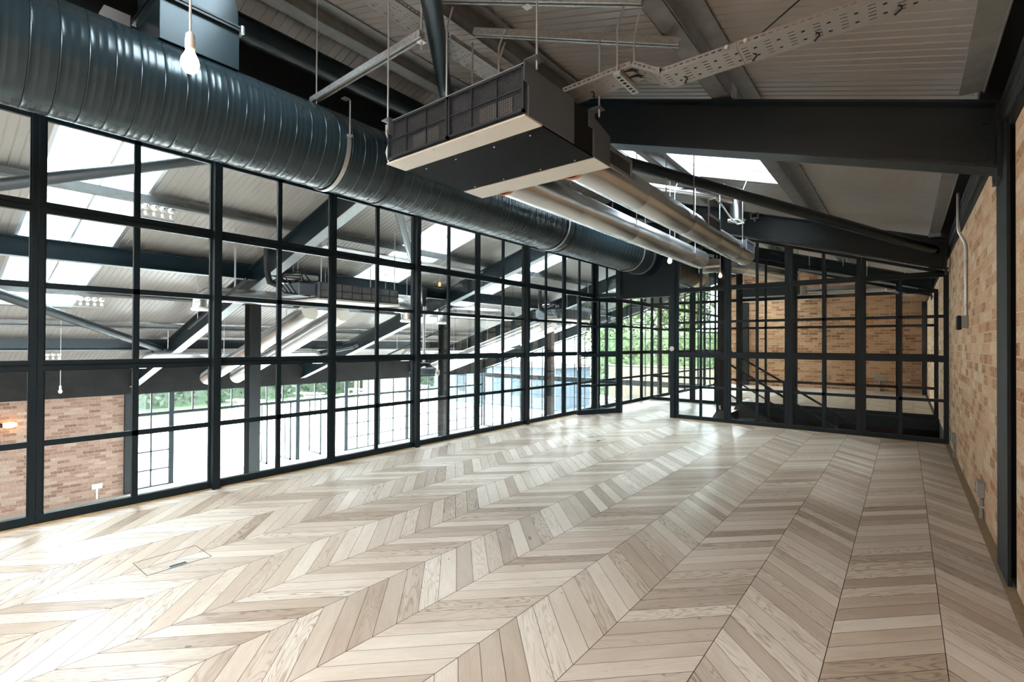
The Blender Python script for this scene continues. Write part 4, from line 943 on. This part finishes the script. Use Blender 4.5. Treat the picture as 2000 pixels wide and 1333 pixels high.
tree(-14.8, 40, 10, 3.4, 'leaf2', 'bright green tree beyond the glazed gable, left one', 6000); tree(-7.6, 41, 11, 3.4, 'leaf2', 'bright green tree beyond the glazed gable, middle one', 6000)
tree(-23, 47, 12, 4, 'leaf2', 'large pale tree far beyond the gable', 6000); tree(-.4, 40.5, 10, 3.2, 'leaf2', 'bright green tree beyond the glazed gable, right one', 5000); tree(6.8, 41, 10, 3.2, 'leaf', 'darker green tree beyond the gable, behind the brick wall side', 4000)
r = thing('garden_wall', 'reddish brick garden wall glimpsed over the picnic tables', 'wall', (-32, 24, -2.6), kind='thing')
MB().box(-32.3, -32, 22.5, 27.5, -2.6, .6).build('wall_body', M['brick_h'], r); MB().box(-32.4, -31.9, 22.4, 27.6, .6, .7).build('coping', M['bench'], r)
hg2 = thing('hedge', 'bright green hedge behind the tan fence beyond the gable', 'hedge', (-6, 34.5, -2.6))
leaves('foliage', 'leaf2', [(x, 34.6, z, 1.6, .8, 1.3) for x in range(-19, 9, 2) for z in (-1.4, .2, 1.6)], 9000, .15, hg2)
MB().box(-19, 9, 34.5, 34.8, -2.6, 2.2).build('hedge_core', M['leaf2'], hg2)
r = thing('garden_fence', 'tan boarded fence beyond the glazed gable', 'fence', (-8, 33, -2.6), kind='thing')
m = MB(); x = -17.0
while x < 2: m.box(x, x + .14, 32.9, 32.95, -2.6, -.15); x += .15
m.build('fence_boards', M['fence'], r)
for x in range(-17, 3, 3): MB().box(x - .06, x + .06, 32.95, 33.07, -2.6, -.05).build('fence_post', M['fence'], r)
r = thing('outbuilding', 'low blue-grey clad building outside the far end of the hall', 'building', (-19, 24, -2.6))
m = MB(); m.box(-26, -15.8, 24, 28, -2.6, -.1); m.build('wall', M['bluebox'], r); MB().box(-26.3, -15.5, 23.8, 28.2, -.1, .08).build('roof', M['grey_plastic'], r)
for k in range(6): MB().box(-25.4 + 1.6 * k, -24.6 + 1.6 * k, 23.96, 24.0, -1.9, -.6).build('window', M['glass'], r)
def table(x, y, rz, lab, first=[None]):
    if first[0] is None:
        t = thing('picnic_table', lab, 'picnic table', (0, 0, 0), 'picnic tables on the terrace')
        MB().box(-.9, .9, -.38, .38, .70, .76).build('table_top', M['bench'], t, bevel=.01)
        for s in (-1, 1):
            MB().box(-.9, .9, s * .72 - .14, s * .72 + .14, .42, .47).build('bench_seat', M['bench'], t)
            m = MB(); m.bar((s * .62, -.65, 0), (s * .62, -.2, .7), .07, .07, (1, 0, 0)); m.build('leg', M['bench'], t)
            m = MB(); m.bar((s * .62, .65, 0), (s * .62, .2, .7), .07, .07, (1, 0, 0)); m.build('leg', M['bench'], t)
            MB().box(s * .62 - .035, s * .62 + .035, -.78, .78, .36, .42).build('cross_rail', M['bench'], t)
        first[0] = t
    else: t = copy_tree(first[0])
    t.location = (x, y, -2.62); t.rotation_euler = (0, 0, rz); t['label'] = lab
for a in ((-28.5, 12.3, .5, 'timber picnic table outside, leftmost by the lawn'), (-29.5, 16.6, .35, 'timber picnic table outside, second from the lawn'), (-26.5, 16.4, .4, 'timber picnic table nearest the hall doors'),
          (-29.5, 20.2, .3, 'timber picnic table outside, behind the nearest one'), (-26.0, 19.6, .45, 'timber picnic table outside, right of the nearest one'), (-29.0, 25.0, .4, 'timber picnic table outside under the dark tree')): table(*a)
